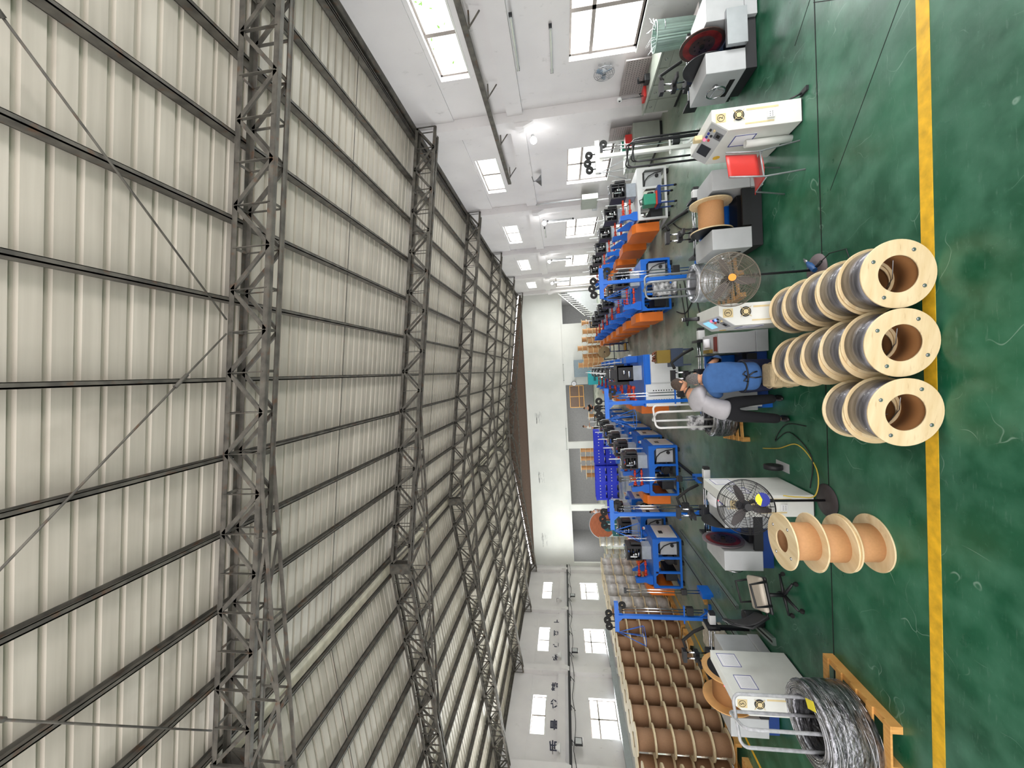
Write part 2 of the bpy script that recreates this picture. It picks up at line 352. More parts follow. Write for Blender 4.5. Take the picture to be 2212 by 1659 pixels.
def wall(name, x0, x1, inner, sgn, holes, ztop, m):
    ys = sorted({-1.0, YB+0.3} | {h[0] for h in holes} | {h[1] for h in holes})
    b = MB()
    for a, c in zip(ys[:-1], ys[1:]):
        mid = (a+c)/2; hs = sorted([(h[2], h[3]) for h in holes if h[0] < mid < h[1]]); z = 0.0
        for h0, h1 in hs:
            if h0 > z: b.bx(x0, x1, a, c, z, h0)
            z = h1
        b.bx(x0, x1, a, c, z, ztop)
    o = struct(b.obj(name, m)); b = MB()
    for ty in TY:                                    # pilasters
        b.bx(min(inner, inner-sgn*0.3), max(inner, inner-sgn*0.3), ty+0.05, ty+0.55, 0, ztop-0.62)
        pts = [(inner-sgn*0.3, 3.8), (inner-sgn*0.42, 4.1), (inner-sgn*0.42, 4.35), (inner-sgn*0.3, 4.35)]
        b.prism(pts, 'y', ty+0.1, ty+0.45)
    b.bx(min(inner, inner-sgn*0.12), max(inner, inner-sgn*0.12), -1, YB, 4.1, 4.55)   # ring beam
    b.bx(min(inner, inner-sgn*0.05), max(inner, inner-sgn*0.05), -1, YB, 6.12, ztop)
    struct(b.obj('trim_7' if sgn > 0 else 'trim_8', m), 'pilasters, corbels and ring beam of the %s wall' % ('right' if sgn > 0 else 'left'))
    return o
RW = [(7.35, 9.75), (13.5, 16.0), (19.75, 22.4), (25.9, 28.4), (32.4, 34.6)]
LW = [(13.4, 15.9), (19.55, 22.0), (25.6, 28.0), (31.7, 34.15)]
rh = [(a, c, 1.22, 2.8) for a, c in RW[:4]]+[(a, c, 5.27, 6.02) for a, c in RW]+[(31.8, 35.4, 0.0, 3.6), (1.6, 4.4, 0.0, 3.4)]
lh = [(a, c, 1.3, 2.78) for a, c in LW]+[(a, c, 5.2, 5.98) for a, c in LW]
wr_ = wall('wall_right', XR, XR+0.3, XR, 1, rh, 7.4, M['wall']); wl_ = wall('wall_left', XL-0.3, XL, XL, -1, lh, 7.4, M['wall'])
b = MB(); 
b.bx(XL, XL+0.42, -1, 27.5, 0.98, 1.28); struct(b.obj('trim_4', mat('grey_dado', (160, 166, 170), 0.7)), 'blue grey ledge running low along the left wall')
# windows: frame (with mullion and transom) and panes
wn = [0]
def window(x, y0, y1, z0, z1, sgn, mull, transom=None, label=''):
    wn[0] += 1; w_ = 0.05; xx = x+sgn*0.16
    b = MB(); a0, a1 = xx-0.03, xx+0.03
    b.bx(a0, a1, y0, y1, z0, z0+w_); b.bx(a0, a1, y0, y1, z1-w_, z1); b.bx(a0, a1, y0, y0+w_, z0, z1); b.bx(a0, a1, y1-w_, y1, z0, z1)
    for my in mull: b.bx(a0-0.01, a1+0.01, my-0.05, my+0.05, z0, z1)
    if transom: b.bx(a0-0.01, a1+0.01, y0, y1, transom-0.04, transom+0.04)
    o = struct(b.obj('window_%d' % wn[0], M['frame']), label)
    MB().bx(xx-0.004, xx+0.004, y0+0.04, y1-0.04, z0+0.04, z1-0.04).obj('pane', M['glass'], o)
    MB().bx(min(x-sgn*0.03, xx-sgn*0.03), max(x-sgn*0.03, xx-sgn*0.03), y0-0.02, y1+0.02, z0-0.03, z0).obj('sill', M['cwall'], o)
    return o
for k, (a, c) in enumerate(RW):
    if k < 4: window(XR, a, c, 1.22, 2.8, 1, [(a+c)/2], 2.28, 'bright tall lower window of the right wall, %s from the camera' % ORD[k])
    window(XR, a, c, 5.27, 6.02, 1, [(a+c)/2], None, 'small high window of the right wall, %s from the camera' % ORD[k])
for k, (a, c) in enumerate(LW):
    window(XL, a, c, 1.3, 2.78, -1, [(a+c)/2], 2.3, 'lower window of the left wall, %s from the camera' % ORD[k])
    window(XL, a, c, 5.2, 5.98, -1, [(a+c)/2], None, 'small high window of the left wall, %s from the camera' % ORD[k])
# glazed door far right
b = MB(); 
for yy in (31.8, 33.0, 34.2, 35.3): b.bx(XR+0.1, XR+0.18, yy, yy+0.08, 0, 3.6)
b.bx(XR+0.1, XR+0.18, 31.8, 35.38, 2.3, 2.4); b.bx(XR+0.1, XR+0.18, 31.8, 35.38, 3.5, 3.6)
dr = struct(b.obj('door_1', M['frame']), 'bright glazed doorway at the far end of the right wall')
MB().bx(XR+0.13, XR+0.14, 31.85, 35.35, 0, 3.55).obj('pane', M['glass'], dr)

# back wall: white band over two wide openings, gable above, room beyond
b = MB(); y0, y1 = YB, YB+0.25
b.bx(XL, XR, y0, y1, 3.22, 7.02)
b.bx(-1.43, 4.4, y0, y1, 0, 3.22); b.bx(-7.55, -6.92, y0-0.05, y1, 0, 3.3); b.bx(-13.6, -13.0, y0-0.05, y1, 0, 3.3); b.bx(XL, XL+0.3, y0, y1, 0, 3.3)
b.bx(XL, XR, y0-0.08, y0, 3.16, 3.30)
wb_ = struct(b.obj('wall_back', M['cwall']), 'tall white back wall over wide openings')
for mx0, mz0 in ((-4.6, 6.1), (-10.4, 6.15), (-16.7, 6.1)):
    b = MB()
    for i in range(26):
        xx, zz = mx0+random.uniform(-0.5, 0.5), mz0+random.uniform(-0.5, 0.12)*(1 if i > 8 else 0.1); b.bx(xx, xx+random.uniform(0.1, 0.5), y0-0.004, y0, zz, zz+0.012+0.02*(i < 9))
    b.obj('faded_marks', mat('faded_grey', (150, 150, 150), 0.9), wb_)
b = MB(); b.prism([(XL, 7.02), (XR, 7.02), (XR, zr(XR)-0.2), (-5.9, zr(-5.9)), (XL, zr(XL)-0.2)], 'y', YB+0.1, YB+0.35)
struct(b.obj('trim_5', M['brownp']), 'dark brown gable infill above the white back wall')
b = MB(); b.bx(XL, XR, 45.7, 46, 0, 4.5); b.bx(XL-0.3, XL, 37.4, 46, 0, 4.5); b.bx(XR, XR+0.3, 37.4, 46, 0, 4.5); b.bx(XL, XR, YB+0.25, 46, 4.3, 4.5)
for xx in (-16, -11, -6, -1): b.bx(xx, xx+0.3, YB+0.3, 45.7, 4.0, 4.3)
struct(b.obj('wall_annex', M['dgrey']), 'grey walls of the dim room behind the back wall')
for xx in (-16, -10, -4.2, 4.5):  # fill lights added under the annex ceiling to brighten the room
    area('annex_fill_light', (xx, 41, 4.2), (0, 0, 0), 3.0, 1.2, 170, (1, 0.98, 0.95))

# roof sheet with standing ribs, purlins, sag rods, ridge flashing
b = MB(); per = 0.24; prof = []; yy = -4.5
while yy < YB+0.4: prof += [(yy, 0), (yy+0.17, 0), (yy+0.19, 0.035), (yy+0.225, 0.035)]; yy += per
n = len(prof)
for x0, x1 in ((-5.9, XR+0.5), (-5.9, XL-0.5)):
    vs = [(x0, p, zr(x0)+h) for p, h in prof]+[(x1, p, zr(x1)+h) for p, h in prof]
    b.add(vs, [(i, i+1, n+i+1, n+i) for i in range(n-1)])
ceil = struct(b.obj('ceiling', MATS['galvanised_roof_sheet']), 'pale ribbed metal roof sheeting')
px = [-5.9+0.2+1.16*k for k in range(12)]
PX = sorted(px[1:] + [-11.8-p for p in px[1:]] + [-5.66, -6.14])
def purlin(x):
    z = zr(x)-0.012
    b = MB(); b.bx(x-0.008, x+0.008, -4, YB, z-0.15, z); b.bx(x-0.008, x+0.055, -4, YB, z-0.15, z-0.142); b.bx(x-0.008, x+0.055, -4, YB, z-0.008, z)
    b.bx(x+0.047, x+0.055, -4, YB, z-0.15, z-0.13)
    return b.obj('purlin', M['rust'], ceil)
for x in PX+[7.12, -18.9]: purlin(x)
for k in range(-1, 5):
    ym = 5.03+BAY*(k+0.5)
    for a, c in ((-5.6, 7.12), (-6.2, -18.9)):
        MB().cyl((a, ym, zr(a)-0.1), (c, ym, zr(c)-0.1), 0.008, 6).obj('sag_rod', M['rust'], ceil)
MB().bx(-6.08, -5.72, -4, YB, zr(-5.9)-0.10, zr(-5.9)-0.09).obj('ridge_flashing', mat('pale_flashing', (214, 206, 186), 0.5, var=0.2, vs=5), ceil)
for p, q_ in (((3.2+0.7, 2.7-0.7, 7.70), (0.98, 4.95, 8.04)), ((0.78, 4.95, 8.06), (-2.2, 2.05, 8.43)), ((-2.2, 2.05, 8.43), (-5.13, 4.95, 8.8))):
    b = MB(); b.cyl(p, q_, 0.012, 8); p_, q2 = V(*p), V(*q_); mid = p_.lerp(q2, 0.22); dd = (q2-p_).normalized()*0.11
    b.cyl(mid-dd, mid+dd, 0.024, 8); b.obj('bracing_rod', M['rust'], ceil)
b = MB()
for x in (XR-0.05, ): b.bx(x-0.12, x+0.05, -1, YB, 7.28, 7.42)
b.bx(XL-0.05, XL+0.12, -1, YB, 7.28, 7.42)
struct(b.obj('trim_6', M['rust']), 'steel eaves beams along the tops of both side walls')

# trusses
def truss(y, k):
    t = thing('roof_truss', 'grey steel lattice roof truss, %s from the camera' % ORD[k], 'roof truss', (-5.9, y, 6.0), 0, 'roof trusses across the hall')
    ox, oz = -5.9, 6.0
    def top(x): return zr(x)-0.19-oz
    def bot(x): return zr(x)-0.75-oz
    xs0, xs1 = XL+0.12, XR-0.12
    tie = zr(-1.0)-0.75-oz
    st = [xs0+(xs1-xs0)*i/44 for i in range(45)]
    for dy in (0, 0.25):
        for nm, fn in (('top_chord', top), ('bottom_chord', bot)):
            b = MB()
            for a, c in ((xs0, -5.9), (-5.9, xs1)):
                z0, z1 = fn(a), fn(c)
                b.bar((a-ox, dy, z0), (c-ox, dy, z1), 0.01, 0.085); sg = 1 if fn is bot else -1
                b.bar((a-ox, dy+0.03*(1 if dy == 0 else -1), z0-sg*0.03), (c-ox, dy+0.03*(1 if dy == 0 else -1), z1-sg*0.03), 0.08, 0.01)
            b.obj(nm, M['rust'], t)
        b = MB()
        for i, x in enumerate(st):
            b.bar((x-ox, dy+0.004, bot(x)), (x-ox, dy+0.004, top(x)), 0.008, 0.05)
            if i < 44:
                x2 = st[i+1]; f0, f1 = (bot, top) if i % 2 else (top, bot)
                b.bar((x-ox, dy+0.01, f0(x)), (x2-ox, dy+0.01, f1(x2)), 0.03, 0.055)
        b.obj('web_bracing', M['rust'], t)
        b = MB(); b.bar((-1.0-ox, dy, tie), (-10.8-ox, dy, tie), 0.008, 0.065); b.bar((-1.0-ox, dy+0.03, tie+0.03), (-10.8-ox, dy+0.03, tie+0.03), 0.06, 0.008)
        b.obj('tie_chord', M['rust'], t)
        b = MB(); m = 8; sx = [-1.0-9.8*i/m for i in range(m+1)]
        for i in range(1, m):
            x = sx[i]; b.bar((x-ox, dy+0.004, tie), (x-ox, dy+0.004, bot(x)), 0.006, 0.045)
            if i < m-1:
                xm = sx[i+1]; b.bar((x-ox, dy+0.01, tie if i % 2 else bot(x)), (xm-ox, dy+0.01, bot(xm) if i % 2 else tie), 0.006, 0.045)
        b.obj('tie_bracing', M['rust'], t)
    b = MB()
    for x in st:
        for fn in (top, bot): b.bar((x-ox, 0.0, fn(x)), (x-ox, 0.25, fn(x)), 0.04, 0.006)
    for x in sx: b.bar((x-ox, 0, tie), (x-ox, 0.25, tie), 0.04, 0.006)
    tag(b.obj('cross_battens', M['rust'], t), kind='stuff')
    b = MB()
    b.bx(-0.16, 0.16, -0.012, -0.004, top(-5.9)-0.56, top(-5.9)+0.04); b.bx(-0.16, 0.16, 0.254, 0.262, top(-5.9)-0.56, top(-5.9)+0.04)
    b.bx(-0.14, 0.14, 0, 0.25, top(-5.9)-0.57, top(-5.9)-0.56)
    b.obj('gusset_plate', M['rust'], t)
    return t
for k, y in enumerate(TY): truss(y, k)

# services on the walls
def L_bar(name, label, cat, x, z, y0, y1, m, s=0.05):
    t = thing(name, label, cat, (x, y0, z)); MB().bx(-s/2, s/2, 0, y1-y0, -s, s).obj('rail', m, t)
    b = MB(); yy = 0.8
    while yy < y1-y0:
        b.bx(-0.02, 0.35 if x > 0 else -0.35, yy, yy+0.03, -0.1, -0.07) if x > 0 else b.bx(-0.35, 0.02, yy, yy+0.03, -0.1, -0.07)
        b.bar((0.0, yy, -0.09), (0.3 if x > 0 else -0.3, yy, -0.32), 0.025); yy += 2.05
    b.obj('brackets', m, t); return t
L_bar('rail_beam', 'dark steel rail on brackets high along the right wall', 'rail', 7.12, 4.96, 1.0, 14.6, M['rust'], 0.06)
L_bar('rail_beam', 'dark steel pipe rail running along the left wall under the lettering', 'rail', -18.72, 3.86, 8.0, 36.8, M['black'], 0.07)
b = MB(); pts = []
for i in range(90):
    y = 10+i*0.3; pts.append((-18.6, y, 3.72-0.16*abs(math.sin(y*1.02))))
tag(MB().tube(pts, 0.018, 5).obj('sagging_cable', M['cable']), 'black cable sagging in loops below the left wall rail', 'cable')
# lettering on the left wall
chars = '\u8d28\u91cf\u6c42\u7cbe\u5ba2\u6237\u81f3\u4e0a'
cy_ = [18.95, 20.15, 21.45, 22.65, 25.06, 26.23, 27.42, 28.66]
for ch, y in zip(chars, cy_):
    text('wall_lettering', ch, 0.66, M['chars'], wl_, (XL+0.012, y, 4.58), (PI/2, 0, PI/2), 0.002)
def light_tube(name, label, x, y, z, L, ax='y', lit=False, dirx=-1):
    t = thing(name, label, 'wall light', (x, y, z)); d = {'y': V(0, 1, 0), 'z': V(0, 0, 1), 'x': V(1, 0, 0)}[ax]*(L/2)
    b = MB(); b.bar(-d, d, 0.09, 0.06); b.obj('fitting', M['grey'], t)
    o = MB().cyl(V(dirx*0.06, 0, 0)-d*0.97, V(dirx*0.06, 0, 0)+d*0.97, 0.02, 10).obj('tube', M['tube'] if lit else M['deadtube'], t) if ax != 'x' else MB().cyl(V(0, -0.06, 0)-d*0.97, V(0, -0.06, 0)+d*0.97, 0.02, 10).obj('tube', M['deadtube'], t)
    b = MB(); b.box(-d, (0.07, 0.07, 0.07)); b.box(d, (0.07, 0.07, 0.07)); b.obj('end_caps', M['plast'], t); return t
light_tube('tube_light', 'unlit fluorescent tube fitting, upper of the two by the nearest right window', 7.3, 8.75, 4.02, 1.4)
light_tube('tube_light', 'unlit fluorescent tube fitting, lower of the two by the nearest right window', 7.44, 9.25, 3.22, 1.25)
light_tube('tube_light', 'unlit tube light hung under the beam past the second lower right window', 7.3, 20.6, 3.9, 1.3)
light_tube('tube_light', 'unlit tube light on the back wall left of the reels', -0.2, 37.12, 3.3, 1.5, 'x')
light_tube('tube_light', 'unlit tube light on the back wall above the white column', -6.6, 37.12, 3.32, 2.0, 'x')
for k, y in enumerate((11.96, 18.62, 25.17, 31.4)):
    t = thing('wall_lamp', 'round glowing wall lamp on the right wall pilaster, %s from the camera' % ORD[k], 'lamp', (7.1, y, 3.86), 0, 'glowing lamps on the right wall')
    MB().cyl((0.1, 0, 0.02), (0, 0, 0.02), 0.05, 12).obj('lamp_base', M['grey'], t)
    MB().ell((-0.06, 0, 0), 0.1, 0.1, 0.1).obj('bulb', M['lamp'], t)
    L = bpy.data.lights.new('lamp_light', 'POINT'); L.energy = 16; L.shadow_soft_size = 0.12; lo = bpy.data.objects.new('lamp_light', L); C.objects.link(lo); lo.location = (6.9, y, 3.84)
    if k:
        light_tube('tube_light', 'lit fluorescent tube running up the pilaster under the %s glowing lamp' % ORD[k], 7.15, y+0.1, 3.1, 1.2, 'z', True)
for k, (y, x) in enumerate(((11.96, -18.6), (18.6, -18.6), (24.9, -18.6), (31.2, -18.6))):
    t = thing('wall_lamp', 'white conical reflector lamp on the left wall, %s from the camera' % ORD[k], 'lamp', (x, y-0.1, 4.35), 0, 'reflector lamps on the left wall')
    MB().lathe([(0.05, 0.25), (0.2, 0.02), (0.21, 0), (0.19, 0.02), (0.04, 0.24)], n=20).obj('lamp_shade', M['white'], t)
    MB().tube([(-0.02, 0, 0.25), (-0.02, 0, 0.4), (-0.35, 0, 0.4)], 0.015).obj('bracket', M['black'], t)
    t = thing('floodlight', 'small square black floodlight below the left wall rail, %s from the camera' % ORD[k], 'floodlight', (-18.5, y+0.2, 3.45), 0, 'floodlights on the left wall')
    MB().bx(-0.05, 0.03, -0.2, 0.2, -0.2, 0.2).obj('housing', M['black'], t, 0.01); MB().bx(0.031, 0.036, -0.15, 0.15, -0.15, 0.15).obj('lens', M['grey'], t)
    MB().tube([(-0.05, 0, 0), (-0.2, 0, 0.2)], 0.02).obj('bracket', M['black'], t)
t = thing('pendant_lamp', 'steel cone lamp hanging from the right wall beam after the second window', 'lamp', (7.2, 14.8, 3.78))
MB().lathe([(0.03, 0.2), (0.07, 0.14), (0.2, 0), (0.21, -0.01), (0.19, 0)], n=24).obj('lamp_shade', M['steel'], t); MB().tube([(0, 0, 0.18), (0, 0, 0.3), (0.18, 0, 0.34)], 0.012).obj('bracket', M['black'], t)
# wall fan near the cabinet
t = thing('wall_fan', 'small round grey fan mounted on the right wall beside the window', 'fan', (7.38, 10.12, 1.93))
b = MB()
for r in (0.05, 0.1, 0.15, 0.2, 0.25): b.ring((-0.06+r*0.15, 0, 0), (1, 0, 0), r, 0.006, 28, 5)
for i in range(10):
    a = 2*PI*i/10; b.tube([(-0.06, 0, 0), (-0.02, 0.25*math.cos(a), 0.25*math.sin(a)), (0.06, 0.24*math.cos(a), 0.24*math.sin(a))], 0.004, 5)
b.obj('cage', M['steel'], t)
b = MB()
for i in range(3):
    a = 2*PI*i/3; m_ = Matrix.Rotation(a, 4, 'X') @ Matrix.Translation((0.0, 0.12, 0)) @ Matrix.Rotation(0.5, 4, 'Y'); b.bx(-0.004, 0.004, -0.09, 0.09, -0.05, 0.05, m_)
b.obj('blade', mat('blue_grey_blade', (120, 140, 160), 0.4), t); MB().cyl((0.0, 0, 0), (0.11, 0, 0), 0.06, 16).obj('motor', M['grey'], t)
# electrical box and conduits on the right wall
t = thing('electrical_cabinet', 'light green grey electrical box on the right wall above the white machines', 'electrical box', (7.06, 17.0, 1.5))
MB().bx(-0.12, 0.1, -0.72, 0.3, 0.05, 0.7).obj('body', M['putty'], t, 0.01); MB().bx(-0.13, -0.12, -0.68, 0.26, 0.1, 0.66).obj('door', M['putty'], t)
MB().tube([(0, -0.5, 0.7), (0, -0.5, 2.35), (0.1, -0.2, 2.6)], 0.03).obj('conduit', M['grey'], t)
MB().bx(-0.1, 0.1, 0.36, 0.6, 0.0, 0.2).obj('junction_box', M['grey'], t)
t = thing('control_box', 'small cream control box with cables on the left wall near the front', 'control box', (-18.95, 17.6, 1.35))
MB().bx(0, 0.18, -0.25, 0.25, 0, 0.45).obj('body', M['cream'], t, 0.01); MB().bx(0.18, 0.185, -0.18, 0.0, 0.1, 0.35).obj('switches', M['plast'], t)
# clock on back wall
t = thing('wall_clock', 'round white clock hanging at the edge of the dark opening in the back wall', 'clock', (-1.33, 37.05, 2.36))
MB().cyl((0, 0, 0), (0, 0.08, 0), 0.24, 28).obj('case', M['plast'], t); MB().cyl((0, -0.005, 0), (0, 0, 0), 0.21, 28).obj('dial', M['paper'], t)
b = MB(); b.bar((0, -0.01, 0), (0.05, -0.01, 0.1), 0.012); b.bar((0, -0.01, 0), (-0.14, -0.01, 0.02), 0.008); b.obj('hands', M['text'], t)
# brown panel window + staircase
t = thing('brown_window', 'large brown boarded window in the dark room behind the back wall', 'window', (-3.0, 43.5, 1.2))
MB().bx(-1.2, 1.2, 0, 0.06, 0, 1.5).obj('panel', M['brownp'], t)
b = MB()
for x in (-1.2, 0, 1.2): b.bx(x-0.03, x+0.03, -0.03, 0, 0, 1.5)
for z in (0, 0.5, 1.5): b.bx(-1.2, 1.2, -0.03, 0, z-0.03, z+0.03)
b.obj('bars', M['pallet'], t)
t = thing('staircase', 'concrete staircase rising beside the far right corner', 'staircase', (4.6, 36.0, 0))
b = MB()
for i in range(14): b.bx(0.2+0.18*i, 2.6, 0.0, 1.1, 0.2*i, 0.2*i+0.2)
b.obj('steps', M['grey'], t); b = MB()
for i in range(12): b.bx(0.35+0.18*i, 0.4+0.18*i, -0.05, 0.0, 0.2*i+0.2, 0.2*i+1.05)
b.bar((0.3, -0.03, 1.1), (2.5, -0.03, 3.45), 0.06); b.obj('railing', M['cream'], t)

# tree outside the nearest high window
t = thing('tree', 'green leafy tree seen through the nearest high right window', 'tree', (11.2, 9.0, 0))
MB().tube([(0, 0, 0), (0.1, 0.1, 3), (-0.1, 0.3, 6), (0, 0, 8.5)], [0.2, 0.16, 0.1, 0.04], 8).obj('trunk', M['bark'], t)
b = MB()
for i in range(5): b.tube([(0, 0.2, 5+0.5*i), (0.3, -1.2+0.6*i, 6.2+0.5*i)], [0.05, 0.02], 5)
b.obj('branches', M['bark'], t)
b = MB()
for i in range(900):
    p = V(random.gauss(0, 0.8), random.gauss(0.2, 1.3), 7.6+random.gauss(0, 1.1)); m_ = Matrix.Translation(p) @ Quaternion((random.random(), random.random()-.5, random.random()-.5, random.random()-.5)).normalized().to_matrix().to_4x4()
    vs = [m_ @ V(-0.06, 0, 0), m_ @ V(0, 0.03, 0), m_ @ V(0.08, 0, 0.01), m_ @ V(0, -0.03, 0)]; b.add(vs, [(0, 1, 2, 3)])
b.obj('foliage', M['leaf'], t)

# ------------------------------------------------------------------ reels and spools
def spool_parts(t, R, W, rc, rh, core_m, fl_m, th=0.018, ax='y', wound=None, Rw=0.0, bolts=True, inner_m=None):
    """two plywood flanges with a bored hole, a core tube, four bolts on the front flange, optional wound wire"""
    for h0 in (0, W-th):
        prof = [(rh, h0), (R-0.003, h0), (R, h0+0.003), (R, h0+th-0.003), (R-0.003, h0+th), (rh, h0+th)]
        MB().lathe(prof, ax=ax, n=56, closed=True).obj('flange', fl_m, t)
    MB().lathe([(rc, th), (rc, W-th), (rc-0.012, W-th), (rc-0.012, th)], ax=ax, n=40, closed=True).obj('core_tube', core_m, t)
    if wound: MB().lathe([(rc, th+0.001), (Rw, th+0.001), (Rw, W-th-0.001), (rc, W-th-0.001)], ax=ax, n=56).obj('wound_wire', wound, t)
    if bolts:
        for i in range(4):
            a = PI/4+0.35+i*PI/2; rr = (rh+R)/2; p = {'y': V(rr*math.cos(a), 0, rr*math.sin(a)), 'z': V(rr*math.cos(a), rr*math.sin(a), W), 'x': V(0, rr*math.cos(a), rr*math.sin(a))}[ax]
            d = {'y': V(0, -1, 0), 'z': V(0, 0, 1), 'x': V(1, 0, 0)}[ax]
            b = MB(); b.cyl(p, p+d*0.003, 0.017, 16); b.cyl(p, p+d*0.008, 0.009, 6); b.obj('bolt', M['chrome'], t)
t = thing('wire_spool', '', 'wire spool', (0, 0, 0), 0, 'wire-wound plywood spools laid in rows on the green floor')
spool_parts(t, 0.305, 0.31, 0.2, 0.165, M['core'], M['ply'], wound=M['wire'], Rw=0.278)
MB().tube([(-0.14, 0.28, -0.08), (0.0, 0.2, -0.1), (0.13, 0.05, 0.02)], 0.004, 5).obj('loose_wire_end', M['steel'], t)
rows = ((0.70, 3.88, -0.02, 5, 'row nearest the caged fan'), (0.085, 3.86, -0.06, 5, 'middle row'), (-0.535, 3.84, -0.04, 2, 'short row of two'))
first = True
for x, y, rz, nn, nm in rows:
    for i in range(nn):
        px_, py_ = x-math.sin(-rz)*-0.315*i*-1 if False else x+math.sin(-rz)*0.315*i*-1, y+math.cos(rz)*0.315*i
        px_ = x+(-0.02 if nm.startswith('row') else -0.035)*i
        lab = 'silver wire-wound wooden spool, %s from the front in the %s' % (ORD[i], nm)
        r = t if first else dup(t)
        first = False
        r.location = (px_, py_, 0.305); r.rotation_euler = (0, (0.1+PI/2*i+(0.25 if i else 0.0)) % 6.28, rz); r['label'] = lab
t = thing('empty_reel', '', 'empty reel', (0, 0, 0), 0, 'empty reels stacked upright on the floor')
spool_parts(t, 0.305, 0.315, 0.2, 0.12, M['kraft'], M['ply'], ax='z')
for i, (x, y) in enumerate(((-2.08, 4.68), (-2.10, 4.70), (-2.06, 4.66))):
    r = t if i == 0 else dup(t); r.location = (x, y, 0.315*i); r.rotation_euler = (0, 0, 0.7*i)
    r['label'] = 'empty kraft-board reel with plywood flanges by the black fan, %s of the three stacked' % ['bottom', 'middle', 'top'][i]
# stacked reels on the left, on pallets
t0 = thing('cardboard_reel', '', 'reel', (0, 0, 0), 0, 'brown reels stacked five high on the left')
spool_parts(t0, 0.295, 0.395, 0.2, 0.03, M['dkraft'], M['wply'], ax='z', th=0.02, bolts=False)
t1 = thing('wrapped_reel', '', 'reel', (0, 0, 0), 0, 'wire reels wrapped in clear film behind the brown ones')
spool_parts(t1, 0.295, 0.395, 0.2, 0.03, M['wrap'], M['wply'], ax='z', th=0.02, bolts=False, wound=M['wrap'], Rw=0.26)
YC = [7.72, 8.62, 9.22, 9.82, 10.42, 11.02, 11.62, 12.4, 13.0, 13.6, 14.4, 15.0, 15.8, 16.4]
lv = ['bottom', 'second from the floor', 'middle', 'fourth from the floor', 'top']
used0 = used1 = False
for ci, cx_ in enumerate((-8.32, -8.93)):
    for yi, yc in enumerate(YC):
        for k in range(5):
            src = t0 if yi < 9 else t1
            if src is t0:
                r = src if not used0 else dup(src); used0 = True
            else:
                r = src if not used1 else dup(src); used1 = True
            r.location = (cx_+random.uniform(-0.003, 0.003), yc, 0.125+0.396*k); r.rotation_euler = (0, 0, random.random()*6)
            r['label'] = '%s reel, %s, in the %s stack from the front, %s' % ('brown' if yi < 9 else 'film wrapped', lv[k], ORD[yi], 'aisle side' if ci == 0 else 'wall side')
def pallet(label, loc, w, d, rz=0.0, h=0.12, n=6, m=None):
    t = thing('wooden_pallet', label, 'pallet', loc, rz); m = m or M['pallet']
    b = MB()
    for i in range(3): x = -w/2+0.04+(w-0.08)*i/2; b.bx(x-0.04, x+0.04, -d/2, d/2, 0.0, h-0.022)
    b.obj('runners', m, t)
    for i in range(n): y = -d/2+0.045+(d-0.09)*i/(n-1); MB().bx(-w/2, w/2, y-0.045, y+0.045, h-0.021, h).obj('deck_board', m, t)
    return t
for i, (y, d) in enumerate(((7.72, 0.62), (9.52, 2.42), (11.62, 0.62), (13.0, 1.85), (14.7, 1.25), (16.1, 1.25))):
    pallet('wooden pallet under the left reel stacks, %s from the front' % ORD[i], (-8.62, y+(0 if i != 1 else 0), 0), 1.3, d)
pallet('orange wooden pallet under the big wrapped wire coil', (-4.35, 4.88, 0), 0.95, 1.05, 0.0, 0.12, 5)
pallet('small wooden pallet under the shiny coil behind the caged fan', (1.52, 7.95, 0), 0.9, 0.95, 0.15, 0.12, 5)
pallet('wooden pallet under the wrapped coil behind the person in grey', (-1.12, 7.95, 0), 0.8, 0.9, 0.1, 0.12, 5)

# far reels: light ply reels stacked at the back wall, small in view
def small_reel(m1, m2, R=0.3, Hh=0.4):
    b = MB(); b.mat(m2); 
    for h0 in (0, Hh-0.02): b.lathe([(0.03, h0), (R, h0), (R, h0+0.02), (0.03, h0+0.02)], n=24, closed=True)
    b.mat(m1); b.lathe([(0.2, 0.02), (0.2, Hh-0.02)], n=20); return b.obj('plywood_reel')
sr = small_reel(M['kraft'], M['ply']); tag(sr, '', 'reel', 'light plywood reels stacked along the back wall'); fu = False
for i, (x, y, n_) in enumerate(((0.35, 33.6, 5), (1.1, 33.8, 4), (1.8, 33.6, 5), (2.55, 33.8, 4), (3.3, 33.6, 3), (0.7, 32.4, 4), (1.5, 32.3, 3), (2.3, 32.4, 3), (3.1, 32.3, 4), (3.9, 33.2, 4))):
    for k in range(n_):
        r = sr if not fu else dup(sr); fu = True; r.location = (x, y, 0.4*k)
        r['label'] = 'light plywood reel, level %s, %s stack from the left by the back wall' % (['one', 'two', 'three', 'four', 'five'][k], ORD[i])
s2 = small_reel(M['kraft'], M['ply'], 0.42, 0.5); tag(s2, '', 'reel', 'larger reels stacked in the dim room behind the back wall'); fu = False
for i, (x, y, n_) in enumerate(((-8.1, 39.0, 4), (-9.0, 39.2, 4), (-9.9, 39.0, 4), (-10.7, 39.2, 3), (-4.7, 39.0, 2))):
    for k in range(n_):
        r = s2 if not fu else dup(s2); fu = True; r.location = (x, y, 0.5*k)
        r['label'] = 'brown reel in the dim back room, level %s of the %s stack from the right' % (['one', 'two', 'three', 'four'][k], ORD[i])
for i, (x, y, n_) in enumerate(((-11.0, 21.0, 4), (-11.7, 21.2, 4), (-10.4, 21.1, 4), (-10.7, 24, 4), (-11.5, 24.1, 3), (-12.3, 24, 4))):
    for k in range(n_):
        r = dup(t1); r.location = (x, y, 0.0+0.396*k); r['group'] = 'film wrapped reels further back on the left'
        r['label'] = 'film wrapped silver reel far left, level %s of the %s stack' % (['one', 'two', 'three', 'four'][k], ORD[i])
